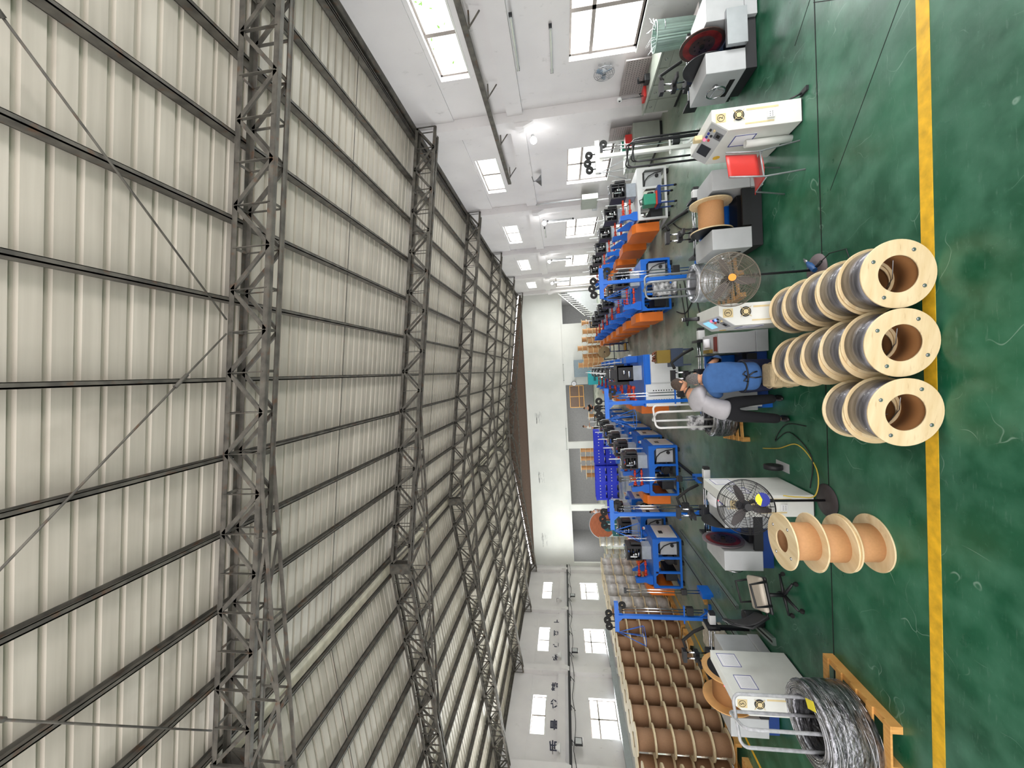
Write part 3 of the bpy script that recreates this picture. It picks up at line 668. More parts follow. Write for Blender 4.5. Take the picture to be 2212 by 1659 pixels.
# large drums
t = thing('wooden_drum', 'large round wooden cable drum with plank face beyond the left machines', 'cable drum', (-11.9, 29.5, 0.95), 0.3)
for h0 in (0, 0.6): MB().lathe([(0.05, h0), (0.93, h0), (0.93, h0+0.05), (0.05, h0+0.05)], ax='y', n=40, closed=True).obj('flange', M['brownp'] if False else mat('russet_plank', (170, 96, 62), 0.7, var=0.25, vs=3, stretch=(1, 1, 9)), t)
MB().lathe([(0.5, 0.05), (0.5, 0.6)], ax='y').obj('core', M['kraft'], t)
MB().ring((0, 0.02, 0), (0, 1, 0), 0.95, 0.03, 40).obj('rim', M['grey'], t)
t = thing('wooden_drum', 'round plank-faced wooden reel standing on edge at the end of the aisle', 'cable drum', (0.88, 21.5, 1.02))
for h0 in (0, 0.4): MB().lathe([(0.04, h0), (0.31, h0), (0.31, h0+0.03), (0.04, h0+0.03)], ax='y', n=36, closed=True).obj('flange', mat('grey_plank', (176, 156, 116), 0.7, var=0.25, vs=3, stretch=(1, 1, 9)), t)
MB().lathe([(0.2, 0.03), (0.2, 0.4)], ax='y').obj('core', M['kraft'], t)
t = thing('reel_stand', 'black and grey steel stand holding up the plank-faced reel', 'stand', (0.88, 21.7, 0)); b = MB()
for x in (-0.4, 0.4): b.bar((x, 0, 0), (x, 0, 1.05), 0.05); b.bar((x, -0.35, 0.03), (x, 0.35, 0.03), 0.06)
b.bar((-0.4, 0, 0.5), (0.4, 0, 0.5), 0.04); b.cyl((-0.4, 0.0, 1.02), (0.4, 0.0, 1.02), 0.02); b.obj('frame', M['slate'], t)

# ------------------------------------------------------------------ winding machines in five rows
def winder(fm, panel_m, name='winding_machine'):
    t = thing(name, '', 'winding machine')
    b = MB(); 
    for x in (-0.72, 0.72):
        for y in (0.03, 1.07): b.bx(x-0.03, x+0.03, y-0.03, y+0.03, 0.07, 0.90)
    for y in (0.03, 1.07):
        b.bx(-0.69, 0.69, y-0.03, y+0.03, 0.07, 0.13); b.bx(0.14, 0.20, y-0.029, y+0.029, 0.13, 0.75); b.bx(-0.30, -0.24, y-0.029, y+0.029, 0.13, 0.75)
    for x in (-0.72, 0.72): b.bx(x-0.029, x+0.029, 0.06, 1.04, 0.07, 0.13)
    b.bx(-0.24, 0.69, 0.0, 0.06, 0.74, 0.90); b.bx(-0.69, -0.24, 0.0, 0.06, 0.83, 0.90); b.bx(-0.69, 0.69, 1.04, 1.10, 0.75, 0.90)
    b.bx(-0.75, 0.75, 0.061, 1.039, 0.87, 0.90)
    for x, s_ in ((-0.69, 1), (0.69, -1), (0.14, -1), (-0.30, -1)): b.prism([(x, 0.83 if x < 0 else 0.74), (x+s_*0.09, 0.83 if x < 0 else 0.74), (x, 0.74 if x < 0 else 0.65)], 'y', 0.01, 0.05)
    b.obj('frame', fm, t)
    MB().bx(0.75, 0.765, 0.02, 1.06, 0.10, 0.88).obj('side_panel', fm, t)
    sp = MB().bx(0.766, 0.78, 0.10, 1.0, 0.16, 0.74).obj('control_panel', M['white'], t)
    MB().bx(0.781, 0.785, 0.36, 0.56, 0.50, 0.62).obj('display', M['screen'], sp)
    MB().bx(0.781, 0.783, 0.4, 0.8, 0.28, 0.44).obj('notice_sheet', M['paper'], sp)
    for x in (-0.62, 0.0, 0.62): MB().bx(x-0.05, x+0.05, 0.02, 0.14, 0, 0.07).obj('foot', M['rubber'], t)
    b = MB().bx(0.24, 0.66, 0.1, 0.4, 0.18, 0.66); e = b.obj('electrics_box', M['grey'], t, 0.006)
    MB().cyl((0.53, 0.06, 0.32), (0.53, 0.1, 0.32), 0.05, 20).obj('knob', M['plast'], e)
    MB().tube([(0.26, 0.085, 0.68), (0.4, 0.07, 0.66), (0.52, 0.06, 0.56), (0.6, 0.06, 0.38), (0.62, 0.06, 0.2)], 0.014, 6).obj('cable', M['cable'], e)
    b = MB(); b.cyl((-0.05, 0.35, 0.33), (-0.05, 0.75, 0.33), 0.15, 24); b.cyl((-0.05, 0.30, 0.33), (-0.05, 0.35, 0.33), 0.1, 20); b.bx(-0.2, 0.1, 0.35, 0.7, 0.13, 0.2); b.obj('motor', M['black'], t)
    b = MB(); b.bx(-0.62, -0.34, 0.2, 0.9, 0.16, 0.5); b.obj('gearbox', M['plast'], t, 0.01)
    MB().bx(0.04, 0.44, 0.2, 0.6, 0.901, 1.19).obj('zinc_box', M['lgrey'], t, 0.008)
    b = MB(); b.bx(0.02, 0.46, 0.16, 0.2, 1.19, 1.23); b.bx(0.36, 0.40, 0.2, 0.5, 1.23, 1.6)
    for x in (0.02, 0.42): b.bx(x, x+0.04, 0.16, 0.62, 1.19, 1.62)
    b.bx(0.02, 0.46, 0.16, 0.62, 1.60, 1.64); b.bx(0.12, 0.36, 0.54, 0.6, 1.19, 1.5); b.bx(0.06, 0.42, 0.18, 0.22, 1.38, 1.42)
    b.cyl((0.1, 0.3, 1.3), (0.4, 0.3, 1.3), 0.04); b.cyl((0.1, 0.3, 1.48), (0.4, 0.3, 1.48), 0.05); b.bx(0.5, 0.56, 0.2, 0.6, 1.2, 1.5); b.obj('wrapping_head', M['black'], t)
    b = MB(); b.cyl((0.14, 0.35, 1.33), (0.34, 0.35, 1.33), 0.03, 10); b.cyl((0.14, 0.3, 1.5), (0.34, 0.3, 1.5), 0.025, 10); b.cyl((0.18, 0.1, 1.3), (0.3, 0.1, 1.3), 0.03, 10); b.cyl((0.2, 0.1, 1.44), (0.26, 0.1, 1.44), 0.04, 12); b.bx(0.14, 0.18, 0.11, 0.13, 1.34, 1.54); b.cyl((0.24, 0.155, 1.38), (0.24, 0.1, 1.38), 0.03, 12)
    b.ring((0.24, 0.1, 1.7), (0, 0.3, 1), 0.12, 0.012, 20); b.obj('roller', M['chrome'], t)
    for x, y, z0, z1 in ((0.62, 0.35, 1.0, 1.56), (0.24, 0.64, 1.45, 2.0), (0.5, 0.85, 1.1, 1.6)):
        MB().cyl((x, y, z0), (x, y, z1), 0.018, 10).obj('guide_post', M['white'], t)
    b = MB(); b.prism([(-0.44, 0.9), (-0.44, 1.02), (-0.50, 1.12), (-0.52, 1.36), (-0.54, 1.40), (-0.66, 1.40), (-0.66, 1.3), (-0.64, 1.12), (-0.70, 1.0), (-0.70, 0.9)], 'y', 0.12, 0.20); b.prism([(-0.70, 0.9), (-0.44, 0.9), (-0.44, 1.0), (-0.66, 1.38), (-0.70, 1.38)], 'y', 0.9, 0.98)
    b.bx(-0.68, -0.52, 0.2, 0.9, 0.9, 0.96); b.bx(-0.66, -0.55, 0.2, 0.34, 1.28, 1.40); b.obj('bearing_bracket', fm if fm is M['blue'] else M['blue'], t)
    for z in (1.08, 1.28):
        b = MB(); b.cyl((-0.5, 0.26, z), (-0.44, 0.26, z), 0.05, 14); b.cyl((-0.44, 0.26, z), (-0.34, 0.26, z), 0.035, 12); b.cyl((-0.34, 0.26, z), (-0.14, 0.26, z), 0.02, 10); b.ell((-0.34, 0.26, z), 0.045, 0.045, 0.045, 10, 6); b.ell((-0.14, 0.26, z), 0.045, 0.045, 0.045, 10, 6); b.cyl((-0.14, 0.26, z), (-0.02, 0.26, z), 0.03, 10); b.obj('drive_coupling', M['red'], t)
        MB().cyl((-0.5, 0.26, z), (-0.54, 0.26, z), 0.06, 14).obj('bearing', M['plast'], t)
    b = MB(); b.prism([(0.15, 0.28), (1.25, 0.28), (1.25, 0.95), (1.1, 1.05), (0.3, 1.05), (0.15, 0.95)], 'x', -1.05, -0.78); b.obj('belt_guard', M['orange'], t, 0.012)
    b = MB(); b.cyl((0.70, 0.95, 0.93), (0.70, 0.95, 0.98), 0.05, 16); e = b.obj('emergency_stop', M['white'], t); MB().cyl((0.70, 0.95, 0.98), (0.70, 0.95, 1.01), 0.025, 14).obj('button', M['redp'], e)
    MB().prism([(0.78, 0.9), (1.06, 0.9), (1.06, 0.96), (0.9, 1.02), (0.78, 1.0)], 'x', 0.5, 0.56).obj('top_bracket', M['blue'], t)
    b = MB(); b.tube([(-0.2, 0.3, 1.3), (-0.15, 0.4, 1.15), (0.0, 0.5, 1.0), (0.02, 0.6, 0.92)], 0.012, 6); b.obj('hose', M['cable'], t)
    return t
wb = winder(M['blue'], M['white']); ww = winder(M['white'], M['white'])
RX = {'left': (-5.97, 3, wb), 'left centre': (-3.15, 7, wb), 'central': (-0.45, 7, wb), 'right centre': (2.38, 7, wb), 'far right white-framed': (5.03, 6, ww)}
first = {id(wb): True, id(ww): True}
for nm, (rx_, cnt, src) in RX.items():
    for k in range(cnt):
        rname = '%s row' % nm
        if nm == 'left': lab = 'blue winding machine, %s back in the row nearest the brown reels' % ORD[k]
        elif src is ww: lab = 'white framed winding machine, %s back in the far right row' % ORD[k]
        else: lab = 'blue winding machine, %s back in the %s' % (ORD[k], rname)
        if nm == 'central' and k == 0: continue
        r = src if first[id(src)] else dup(src); first[id(src)] = False
        r.location = (rx_, 11.86+1.79*k, 0); r['label'] = lab; r['group'] = 'winding machines in the %s' % rname
# the panelled machine heading the central row
t = thing('panelled_machine', 'white panelled winding machine with blue trim heading the central row', 'winding machine', (-0.42, 11.25, 0))
MB().bx(-0.72, 0.72, 0.03, 1.6, 0.12, 1.02).obj('body', M['white'], t, 0.006)
MB().bx(-0.06, 0.73, 0.0, 0.02, 0.14, 0.86).obj('front_cover', M['white'], t, 0.004); MB().bx(-0.73, -0.10, 0.0, 0.02, 0.10, 0.98).obj('vented_cover', M['white'], t, 0.004)
b = MB()
for i in range(9): b.bx(-0.56, -0.53, -0.004, 0.0, 0.24+0.07*i, 0.27+0.07*i)
for i in range(9): b.bx(-0.30, -0.27, -0.004, 0.0, 0.24+0.07*i, 0.27+0.07*i)
b.obj('vent_slots', M['dark'], t)
MB().bx(-0.10, 0.74, -0.01, 0.03, 0.88, 1.03).obj('blue_band', M['blue'], t); MB().bx(-0.74, 0.74, 0.031, 1.6, 1.02, 1.05).obj('top_plate', M['blue'], t)
for x in (-0.6, 0.6): MB().bx(x-0.05, x+0.05, 0.1, 0.2, 0, 0.12).obj('foot', M['rubber'], t)
MB().bx(0.02, 0.44, 0.3, 0.7, 1.05, 1.30).obj('zinc_box', M['lgrey'], t, 0.008)
b = MB(); b.bx(0.0, 0.46, 0.28, 0.34, 1.30, 1.75); b.bx(0.0, 0.05, 0.28, 0.75, 1.30, 1.75); b.bx(0.41, 0.46, 0.28, 0.75, 1.30, 1.75); b.bx(0.0, 0.46, 0.28, 0.75, 1.72, 1.78); b.bx(-0.1, 0.0, 0.4, 0.6, 1.4, 2.0); b.bx(0.1, 0.35, 0.3, 0.5, 1.78, 2.05); b.obj('wrapping_head', M['black'], t)
b = MB(); b.cyl((0.1, 0.26, 1.42), (0.3, 0.26, 1.42), 0.035); b.cyl((0.2, 0.26, 1.56), (0.32, 0.26, 1.56), 0.04); b.cyl((0.16, 0.3, 2.05), (0.16, 0.3, 2.3), 0.02); b.ring((0.2, 0.3, 1.95), (0, 0.2, 1), 0.16, 0.014, 20); b.obj('roller', M['chrome'], t)
for y in (0.35, 0.95):
    b = MB(); b.cyl((-0.15, y, 1.3), (-0.6, y, 1.3), 0.025); b.ell((-0.2, y, 1.3), 0.06, 0.06, 0.06, 10, 6); b.ell((-0.45, y, 1.3), 0.07, 0.07, 0.07, 10, 6); b.ell((-0.6, y, 1.25), 0.08, 0.05, 0.05, 10, 6); b.obj('drive_coupling', M['red'], t)
b = MB(); b.bx(-0.72, -0.6, 0.2, 1.4, 1.05, 1.38); b.obj('bearing_bracket', M['blue'], t, 0.01)
MB().bx(-1.0, -0.76, 0.6, 1.6, 0.26, 1.05).obj('belt_guard', M['orange'], t, 0.01)
# blue boxes with stop buttons along the centre-row machines' aisle side
bb = None
for k in range(6):
    if bb is None:
        bb = thing('button_box', '', 'control box'); MB().bx(-0.1, 0.1, -0.25, 0.25, 0, 0.34).obj('body', M['blue'], bb, 0.008)
        MB().cyl((0.1, -0.1, 0.2), (0.15, -0.1, 0.2), 0.05, 16).obj('stop_button', M['white'], bb); r = bb
    else: r = dup(bb)
    r.location = (0.22, 12.4+1.79*k, 1.0 if k == 0 else 0.9); r.location.z = 1.051 if k == 0 else 0.901
    r['label'] = 'blue stop button box on the central machines, %s from the front' % ORD[k]; r['group'] = 'blue button boxes along the central row'
t = thing('parts_bin', 'mustard metal box of fittings standing on a slate blue bin before the central machine', 'metal box', (0.22, 10.72, 0.5))
MB().bx(-0.17, 0.17, -0.15, 0.15, 0, 0.34).obj('box', M['brass'], t, 0.006)
b = MB()
for i in range(14): p = (random.uniform(-0.13, 0.13), random.uniform(-0.12, 0.12), 0.36+random.uniform(0, 0.05)); b.ring(p, (random.random(), random.random(), 0.4), 0.04, 0.01, 12, 5)
tag(b.obj('fittings', mat('coppery_metal', (150, 92, 70), 0.4, metal=0.6), t), kind='stuff')
t = thing('slate_bin', 'slate blue bin on legs holding the mustard metal box', 'bin', (0.18, 10.72, 0)); MB().bx(-0.24, 0.24, -0.2, 0.2, 0.2, 0.499).obj('tray', M['slate'], t, 0.006)
for x in (-0.2, 0.2):
    for y in (-0.16, 0.16): MB().bx(x-0.02, x+0.02, y-0.02, y+0.02, 0, 0.2).obj('leg', M['slate'], t)
# cart with green pump motor beside the white machine
t = thing('tool_cart', 'blue four-wheeled cart standing in front of the white framed machine', 'cart', (4.68, 11.35, 0))
MB().bx(-0.25, 0.25, -0.2, 0.2, 0.42, 0.50).obj('shelf', M['dblue'], t)
for x in (-0.22, 0.22):
    for y in (-0.17, 0.17):
        l = MB().bx(x-0.015, x+0.015, y-0.015, y+0.015, 0.06, 0.42).obj('leg', M['dblue'], t); MB().cyl((x-0.015, y, 0.04), (x+0.015, y, 0.04), 0.04, 14).obj('caster', M['rubber'], l)
t = thing('green_motor', 'green enamelled drive unit sitting on the blue cart', 'drive unit', (4.62, 11.35, 0.5))
MB().bx(-0.17, 0.13, -0.14, 0.14, 0.04, 0.36).obj('body', M['green'], t, 0.02); MB().cyl((0.2, 0, 0.16), (0.13, 0, 0.16), 0.09, 18).obj('pulley', M['plast'], t); MB().bx(-0.17, 0.2, -0.12, 0.12, 0, 0.04).obj('base', M['red'], t)
MB().tube([(-0.1, 0, 0.36), (-0.12, -0.02, 0.44), (0.02, 0, 0.46), (0.05, 0, 0.36)], 0.012).obj('handle', M['black'], t)

# ------------------------------------------------------------------ accumulator towers
def tower(m, flip=1):
    t = thing('wire_tower', '', 'wire guide tower')
    b = MB(); b.bx(-0.04, 0.04, -0.04, 0.04, 0.06, 2.22); b.bx(-0.38, 0.36, -0.05, 0.05, 2.22, 2.32); b.bx(-0.35, 0.35, -0.03, 0.03, 0.0, 0.06); b.bx(-0.03, 0.03, -0.35, 0.35, 0.0, 0.06)
    b.bar((0, 0, 0.3), (0.2, 0, 0.05), 0.03); b.prism([(0.04, 2.22), (0.16, 2.22), (0.04, 2.1)], 'y', -0.01, 0.01); b.prism([(-0.04, 2.22), (-0.16, 2.22), (-0.04, 2.1)], 'y', -0.01, 0.01); b.bx(-0.14, 0.3, -0.02, 0.02, 0.62, 0.65); b.obj('frame', m, t)
    for x in (0.14, 0.21): MB().cyl((x, 0, 0.2), (x, 0, 2.18), 0.012, 10).obj('guide_rod', M['chrome'], t)
    MB().bx(0.08, 0.28, -0.05, 0.05, 0.42, 0.58).obj('slider', M['plast'], t, 0.01); MB().bx(0.09, 0.26, -0.03, 0.03, 2.14, 2.2).obj('rod_clamp', M['plast'], t)
    for x, z in ((-0.28, 2.46), (-0.12, 2.5), (0.06, 2.46)):
        b = MB(); b.lathe([(0.03, -0.02), (0.09, -0.02), (0.075, 0), (0.09, 0.02), (0.03, 0.02)], (x, 0, z), 'y', 24, closed=True); b.bar((x, -0.03, z), (x, -0.03, 2.3), 0.02, 0.02); b.obj('pulley', M['rubber'], t)
    MB().lathe([(0.03, -0.02), (0.09, -0.02), (0.075, 0), (0.09, 0.02), (0.03, 0.02)], (0.28, 0, 2.12), 'y', 24, closed=True).obj('pulley', M['rubber'], t)
    b = MB(); ap = V(-0.4, -0.03, 2.25); ring = []
    for i in range(6):
        a = 2*PI*i/6; p = ap+V(0.24*math.cos(a), 0.24*math.sin(a)-0.1, -0.62); ring.append(p); b.tube([ap, p], 0.006, 5)
    b.tube(ring, 0.006, 5, closed=True); b.obj('wire_guide_cone', m if m is M['blue'] else M['galv'], t)
    return t
tb = tower(M['blue'])
for k, x in enumerate((-6.28, -3.68, -0.88, 2.10)):
    r = tb if k == 0 else dup(tb); r.location = (x, 9.8, 0)
    r['label'] = ['tall blue tower with black pulleys beside the brown reel stacks', 'tall blue tower with pulleys behind the black caged fan', 'tall blue tower with pulleys rising behind the two people', 'tall blue tower with a dark pulley cluster behind the shiny coil'][k]
tw = tower(M['cream']); tw.location = (4.95, 9.4, 0); tw['label'] = 'tall pale grey tower with black pulleys against the second right window'
def lone_post(x, y, label):
    t = thing('dancer_post', label, 'guide post', (x, y, 0)); MB().bx(-0.06, 0.06, -0.2, 0.2, 0, 0.25).obj('base', M['blue'], t)
    for dx in (-0.035, 0.035): MB().cyl((dx, 0, 0.2), (dx, 0, 2.0), 0.012, 10).obj('guide_rod', M['chrome'], t)
    MB().bx(-0.07, 0.07, -0.04, 0.04, 0.55, 0.68).obj('slider', M['plast'], t, 0.01); MB().bx(-0.06, 0.06, -0.03, 0.03, 2.0, 2.06).obj('cap', M['plast'], t)
lone_post(-2.80, 9.8, 'pair of chrome rods standing before the left centre blue machines')
lone_post(-5.62, 9.8, 'pair of chrome rods standing in front of the leftmost blue machine')

# ------------------------------------------------------------------ coil stands and coils
def hoop_stand(name, label, x, y, r, zt, m, rt=0.016, rz=0.0, z0=0.02):
    t = thing(name, label, 'coil stand', (x, y, 0), rz)
    for a in (0, PI/2):
        c, s_ = math.cos(a), math.sin(a); k = 0.09
        pts = [(-r*c, -r*s_, z0), (-r*c, -r*s_, zt-k)]
        for i in range(1, 5): u = i/5*PI/2; pts.append((-(r-k+k*math.cos(u))*c, -(r-k+k*math.cos(u))*s_, zt-k+k*math.sin(u)))
        pts += [(-(r-k)*c, -(r-k)*s_, zt), ((r-k)*c, (r-k)*s_, zt)]
        for i in range(1, 5): u = PI/2-i/5*PI/2; pts.append(((r-k+k*math.cos(u))*c, (r-k+k*math.cos(u))*s_, zt-k+k*math.sin(u)))
        pts += [(r*c, r*s_, zt-k), (r*c, r*s_, z0)]
        MB().tube(pts, rt, 10).obj('hoop', m, t)
    b = MB(); b.ring((0, 0, z0+0.01), (0, 0, 1), r, rt); b.ring((0, 0, z0+0.01), (0, 0, 1), r*0.4, rt); b.obj('base_ring', m, t)
    return t
hoop_stand('coil_stand', 'black hooped coil stand behind console two, the taller one', 3.78, 7.25, 0.27, 1.98, M['black'], 0.014, 0.35)
hoop_stand('coil_stand', 'black hooped coil stand behind console two, nearer the cabinet', 4.2, 7.9, 0.27, 1.75, M['black'], 0.014, 0.3)
hoop_stand('coil_stand', 'bent grey tube stand rising through the shiny coil behind the caged fan', 1.55, 7.95, 0.24, 1.62, M['galv'], 0.02, 0.2, 0.13)
hoop_stand('coil_stand', 'whitish wrapped tube stand behind the person in grey', -1.02, 7.95, 0.24, 1.55, mat('wrapped_tube', (214, 214, 212), 0.5, bump=0.5, bs=30), 0.02, 0.5, 0.13)
hoop_stand('coil_stand', 'grey tube stand wrapped in film inside the big foreground coil', -4.36, 4.86, 0.26, 1.42, mat('film_wrapped_tube', (168, 170, 174), 0.3, var=0.2, vs=20, bump=0.6, bs=40), 0.019, 0.42, 0.13)
def coil(name, label, loc, ri, ro, h, m, rz=0, tilt=0.0, tg=None):
    t = thing(name, label, 'wire coil', loc, rz); t.rotation_euler = (tilt, 0, rz)
    random.seed(int(ro*1000)); prof = []
    N_ = 18
    ph = [random.uniform(0.0, 0.02) for _ in range(40)]
    out = [(ro*0.97, 0.0)]+[(ro-0.015+ph[i]+0.02*math.sin(PI*i/N_), h*i/N_) for i in range(1, N_)]+[(ro*0.96, h)]
    prof = out+[(ri+0.02, h), (ri, h*0.96)]+[(ri+ph[i+20]*0.6, h*(1-i/10)) for i in range(1, 10)]+[(ri, 0)]
    MB().lathe(prof, n=64, closed=True).obj('wire_bundle', m, t)
    b = MB()
    for i in range(46):                                      # single strands standing proud of the bundle
        a0 = random.uniform(0, 2*PI); L = random.uniform(0.8, 3.2); z = random.uniform(0.02, h-0.02); dz = random.uniform(-0.1, 0.1); rr = ro+random.uniform(-0.004, 0.010)
        b.tube([V(rr*math.cos(a0+L*k/12), rr*math.sin(a0+L*k/12), max(0.01, min(h, z+dz*k/12))) for k in range(13)], 0.0035, 4)
    for i in range(24):
        a0 = random.uniform(0, 2*PI); L = random.uniform(1.5, 4.5); rr = random.uniform(ri+0.02, ro-0.02); z = h+random.uniform(0, 0.01)
        b.tube([V(rr*math.cos(a0+L*k/14), rr*math.sin(a0+L*k/14), z) for k in range(15)], 0.0035, 4)
    tag(b.obj('loose_strands', M['chrome'], t), kind='stuff')
    if tg: MB().bx(ri*0.7, ri*0.7+0.10, -0.36, -0.20, h+0.03, h+0.034, Matrix.Rotation(0.5, 4, 'Z')).obj('yellow_tag', M['sticker'], t)
    return t
coil('wire_coil', 'big bundle of grey steel wire wrapped in film on the foreground pallet', (-4.35, 4.86, 0.121), 0.28, 0.44, 0.52, M['coil'], 0, 0.03, True)
coil('wire_coil', 'shiny silver wire coil on a pallet behind the caged fan', (1.55, 7.95, 0.121), 0.27, 0.36, 0.62, mat('bright_wire', (232, 234, 240), 0.35, metal=0.7, var=0.25, vs=9, bump=0.7, bs=30), 0)
coil('wire_coil', 'dark wrapped wire coil behind the person in grey', (-1.05, 7.95, 0.121), 0.27, 0.38, 0.42, M['coil'], 0)

# ------------------------------------------------------------------ spooling units along the foreground
def console(num, x, label, lamp=True, screen_m=None, wide=0.0):
    t = thing('control_console', label, 'control console', (x, 5.66, 0))
    s_ = 0.0
    prof = [(0.15, 0.02), (0.15, 1.14), (0.0, 1.14), (-0.15, 0.93), (-0.15, 0.02)]
    b = MB(); b.prism(prof, 'y', 0.0, 0.88); b.obj('cabinet', M['cream'], t, 0.006)
    MB().bx(-0.14, 0.14, 0.02, 0.86, 0.0, 0.02).obj('plinth', M['plast'], t)
    b = MB(); b.cyl((0.03, -0.012, 0.80), (0.03, 0.0, 0.80), 0.068, 28); f_ = b.obj('fan_guard', M['plast'], t)
    b = MB(); b.cyl((0.03, -0.02, 0.80), (0.03, -0.012, 0.80), 0.032, 20); b.bar((-0.04, -0.016, 0.73), (0.10, -0.016, 0.87), 0.006); b.bar((-0.04, -0.016, 0.87), (0.10, -0.016, 0.73), 0.006); b.ring((0.03, -0.014, 0.80), (0, 1, 0), 0.05, 0.003, 24); b.obj('fan_hub', M['beige'], f_)
    pl = MB().bx(-0.035, 0.085, -0.003, 0.0, 0.96, 1.09).obj('number_plate', M['beige'], t)
    MB().ring((0.025, -0.005, 1.025), (0, 1, 0), 0.045, 0.003, 28).obj('circle', M['text'], pl); text('numeral', num, 0.075, M['text'], pl, (0.025, -0.006, 1.025), (PI/2, 0, 0))
    b = MB(); b.bx(0.08, 0.105, -0.002, 0.0, 0.30, 0.70); b.bx(-0.10, -0.08, -0.002, 0.0, 0.36, 0.72); b.obj('tape_strip', M['beige'], t)
    so = MB().bx(-0.06, 0.03, -0.03, 0.0, 0.36, 0.45).obj('socket', M['white'], t, 0.004)
    b = MB(); [b.cyl((-0.04+0.025*i, -0.032, 0.39+0.03*j), (-0.04+0.025*i, -0.03, 0.39+0.03*j), 0.005, 6) for i in range(3) for j in range(2)]; b.obj('socket_holes', M['dark'], so)
    # sloping control face (normal points left and up)
    sl = V(-0.15, 0, -0.21).normalized(); nrm = V(-0.21, 0, 0.15).normalized()*1.0; org = V(0.0, 0, 1.14)
    def P(u, y, h): return org+sl*u+V(0, y, 0)+nrm*h
    def plate(nm, u0, u1, y0, y1, h, m, par):
        b = MB(); vs = [P(u, y, hh) for hh in (0, h) for y in (y0, y1) for u in (u0, u1)]
        b.add(vs, [(0, 2, 3, 1), (4, 5, 7, 6), (0, 1, 5, 4), (2, 6, 7, 3), (0, 4, 6, 2), (1, 3, 7, 5)]); return b.obj(nm, m, par)
    cp = plate('control_face', 0.01, 0.25, 0.02, 0.86, 0.004, M['grey'], t)
    plate('touch_screen', 0.04, 0.2, 0.48, 0.70, 0.012, screen_m or M['screen'], cp); fr = plate('meter', 0.13, 0.24, 0.12, 0.26, 0.010, M['steel'], cp); plate('meter_display', 0.16, 0.21, 0.16, 0.22, 0.013, M['dark'], cp)
    for i, (u, y, m) in enumerate(((0.05, 0.14, M['plast']), (0.05, 0.22, M['blueglow'] if lamp else M['ink']), (0.05, 0.30, M['ink']), (0.045, 0.37, M['redglow']), (0.10, 0.12, M['beige']), (0.10, 0.24, M['plast']), (0.10, 0.34, M['redp']))):
        MB().cyl(P(u, y, 0.0), P(u, y, 0.022), 0.017, 14).obj('push_button', m, cp)
    MB().bx(-0.155, -0.15, 0.15, 0.42, 0.5, 0.78).obj('notice', M['paper'], t)
    b = MB(); 
    for z in (0.5, 0.77): b.bx(-0.158, -0.155, 0.15, 0.42, z, z+0.012)
    for y in (0.15, 0.41): b.bx(-0.158, -0.155, y, y+0.012, 0.5, 0.78)
    b.obj('notice_border', M['ink'], t)
    b = MB(); b.cyl((-0.155, 0.7, 0.83), (-0.151, 0.7, 0.83), 0.05, 20); b.obj('warning_sticker', M['yellow'], t)
    # + x side: printed notices
    MB().bx(0.15, 0.153, 0.10, 0.36, 0.75, 1.0).obj('notice_sheet', M['paper'], t); MB().bx(0.15, 0.153, 0.52, 0.80, 0.80, 1.08).obj('notice_sheet', M['paper'], t)
    b = MB()
    for y0_, y1_, z0_, z1_ in ((0.10, 0.36, 0.75, 1.0), (0.52, 0.80, 0.80, 1.08)):
        b.bx(0.153, 0.155, y0_, y1_, z0_, z0_+0.008); b.bx(0.153, 0.155, y0_, y1_, z1_-0.008, z1_); b.bx(0.153, 0.155, y0_, y0_+0.008, z0_, z1_); b.bx(0.153, 0.155, y1_-0.008, y1_, z0_, z1_)
    b.obj('blue_border', M['ink'], t)
    b = MB()
    for i in range(9): b.bx(0.153, 0.154, 0.13, 0.33, 0.79+0.02*i, 0.793+0.02*i); b.bx(0.153, 0.154, 0.55, 0.77, 0.84+0.022*i, 0.843+0.022*i)
    b.obj('print_lines', M['lgrey'], t)
    return t
console('2', 3.27, 'cream control console numbered two, beside the red chair', False)
console('3', 0.64, 'cream control console numbered three, beside the person in blue', True, M['lcd'])
console('4', -2.02, 'cream control console numbered four, behind the black caged fan', False)
console('5', -4.86, 'cream control console numbered five, with notices on its side, left foreground', False)
def cabinet_box(t, nm, x0, x1, y0, y1, z0, z1, m=None, bev=0.008):
    return MB().bx(x0, x1, y0, y1, z0, z1).obj(nm, m or M['grey'], t, bev)
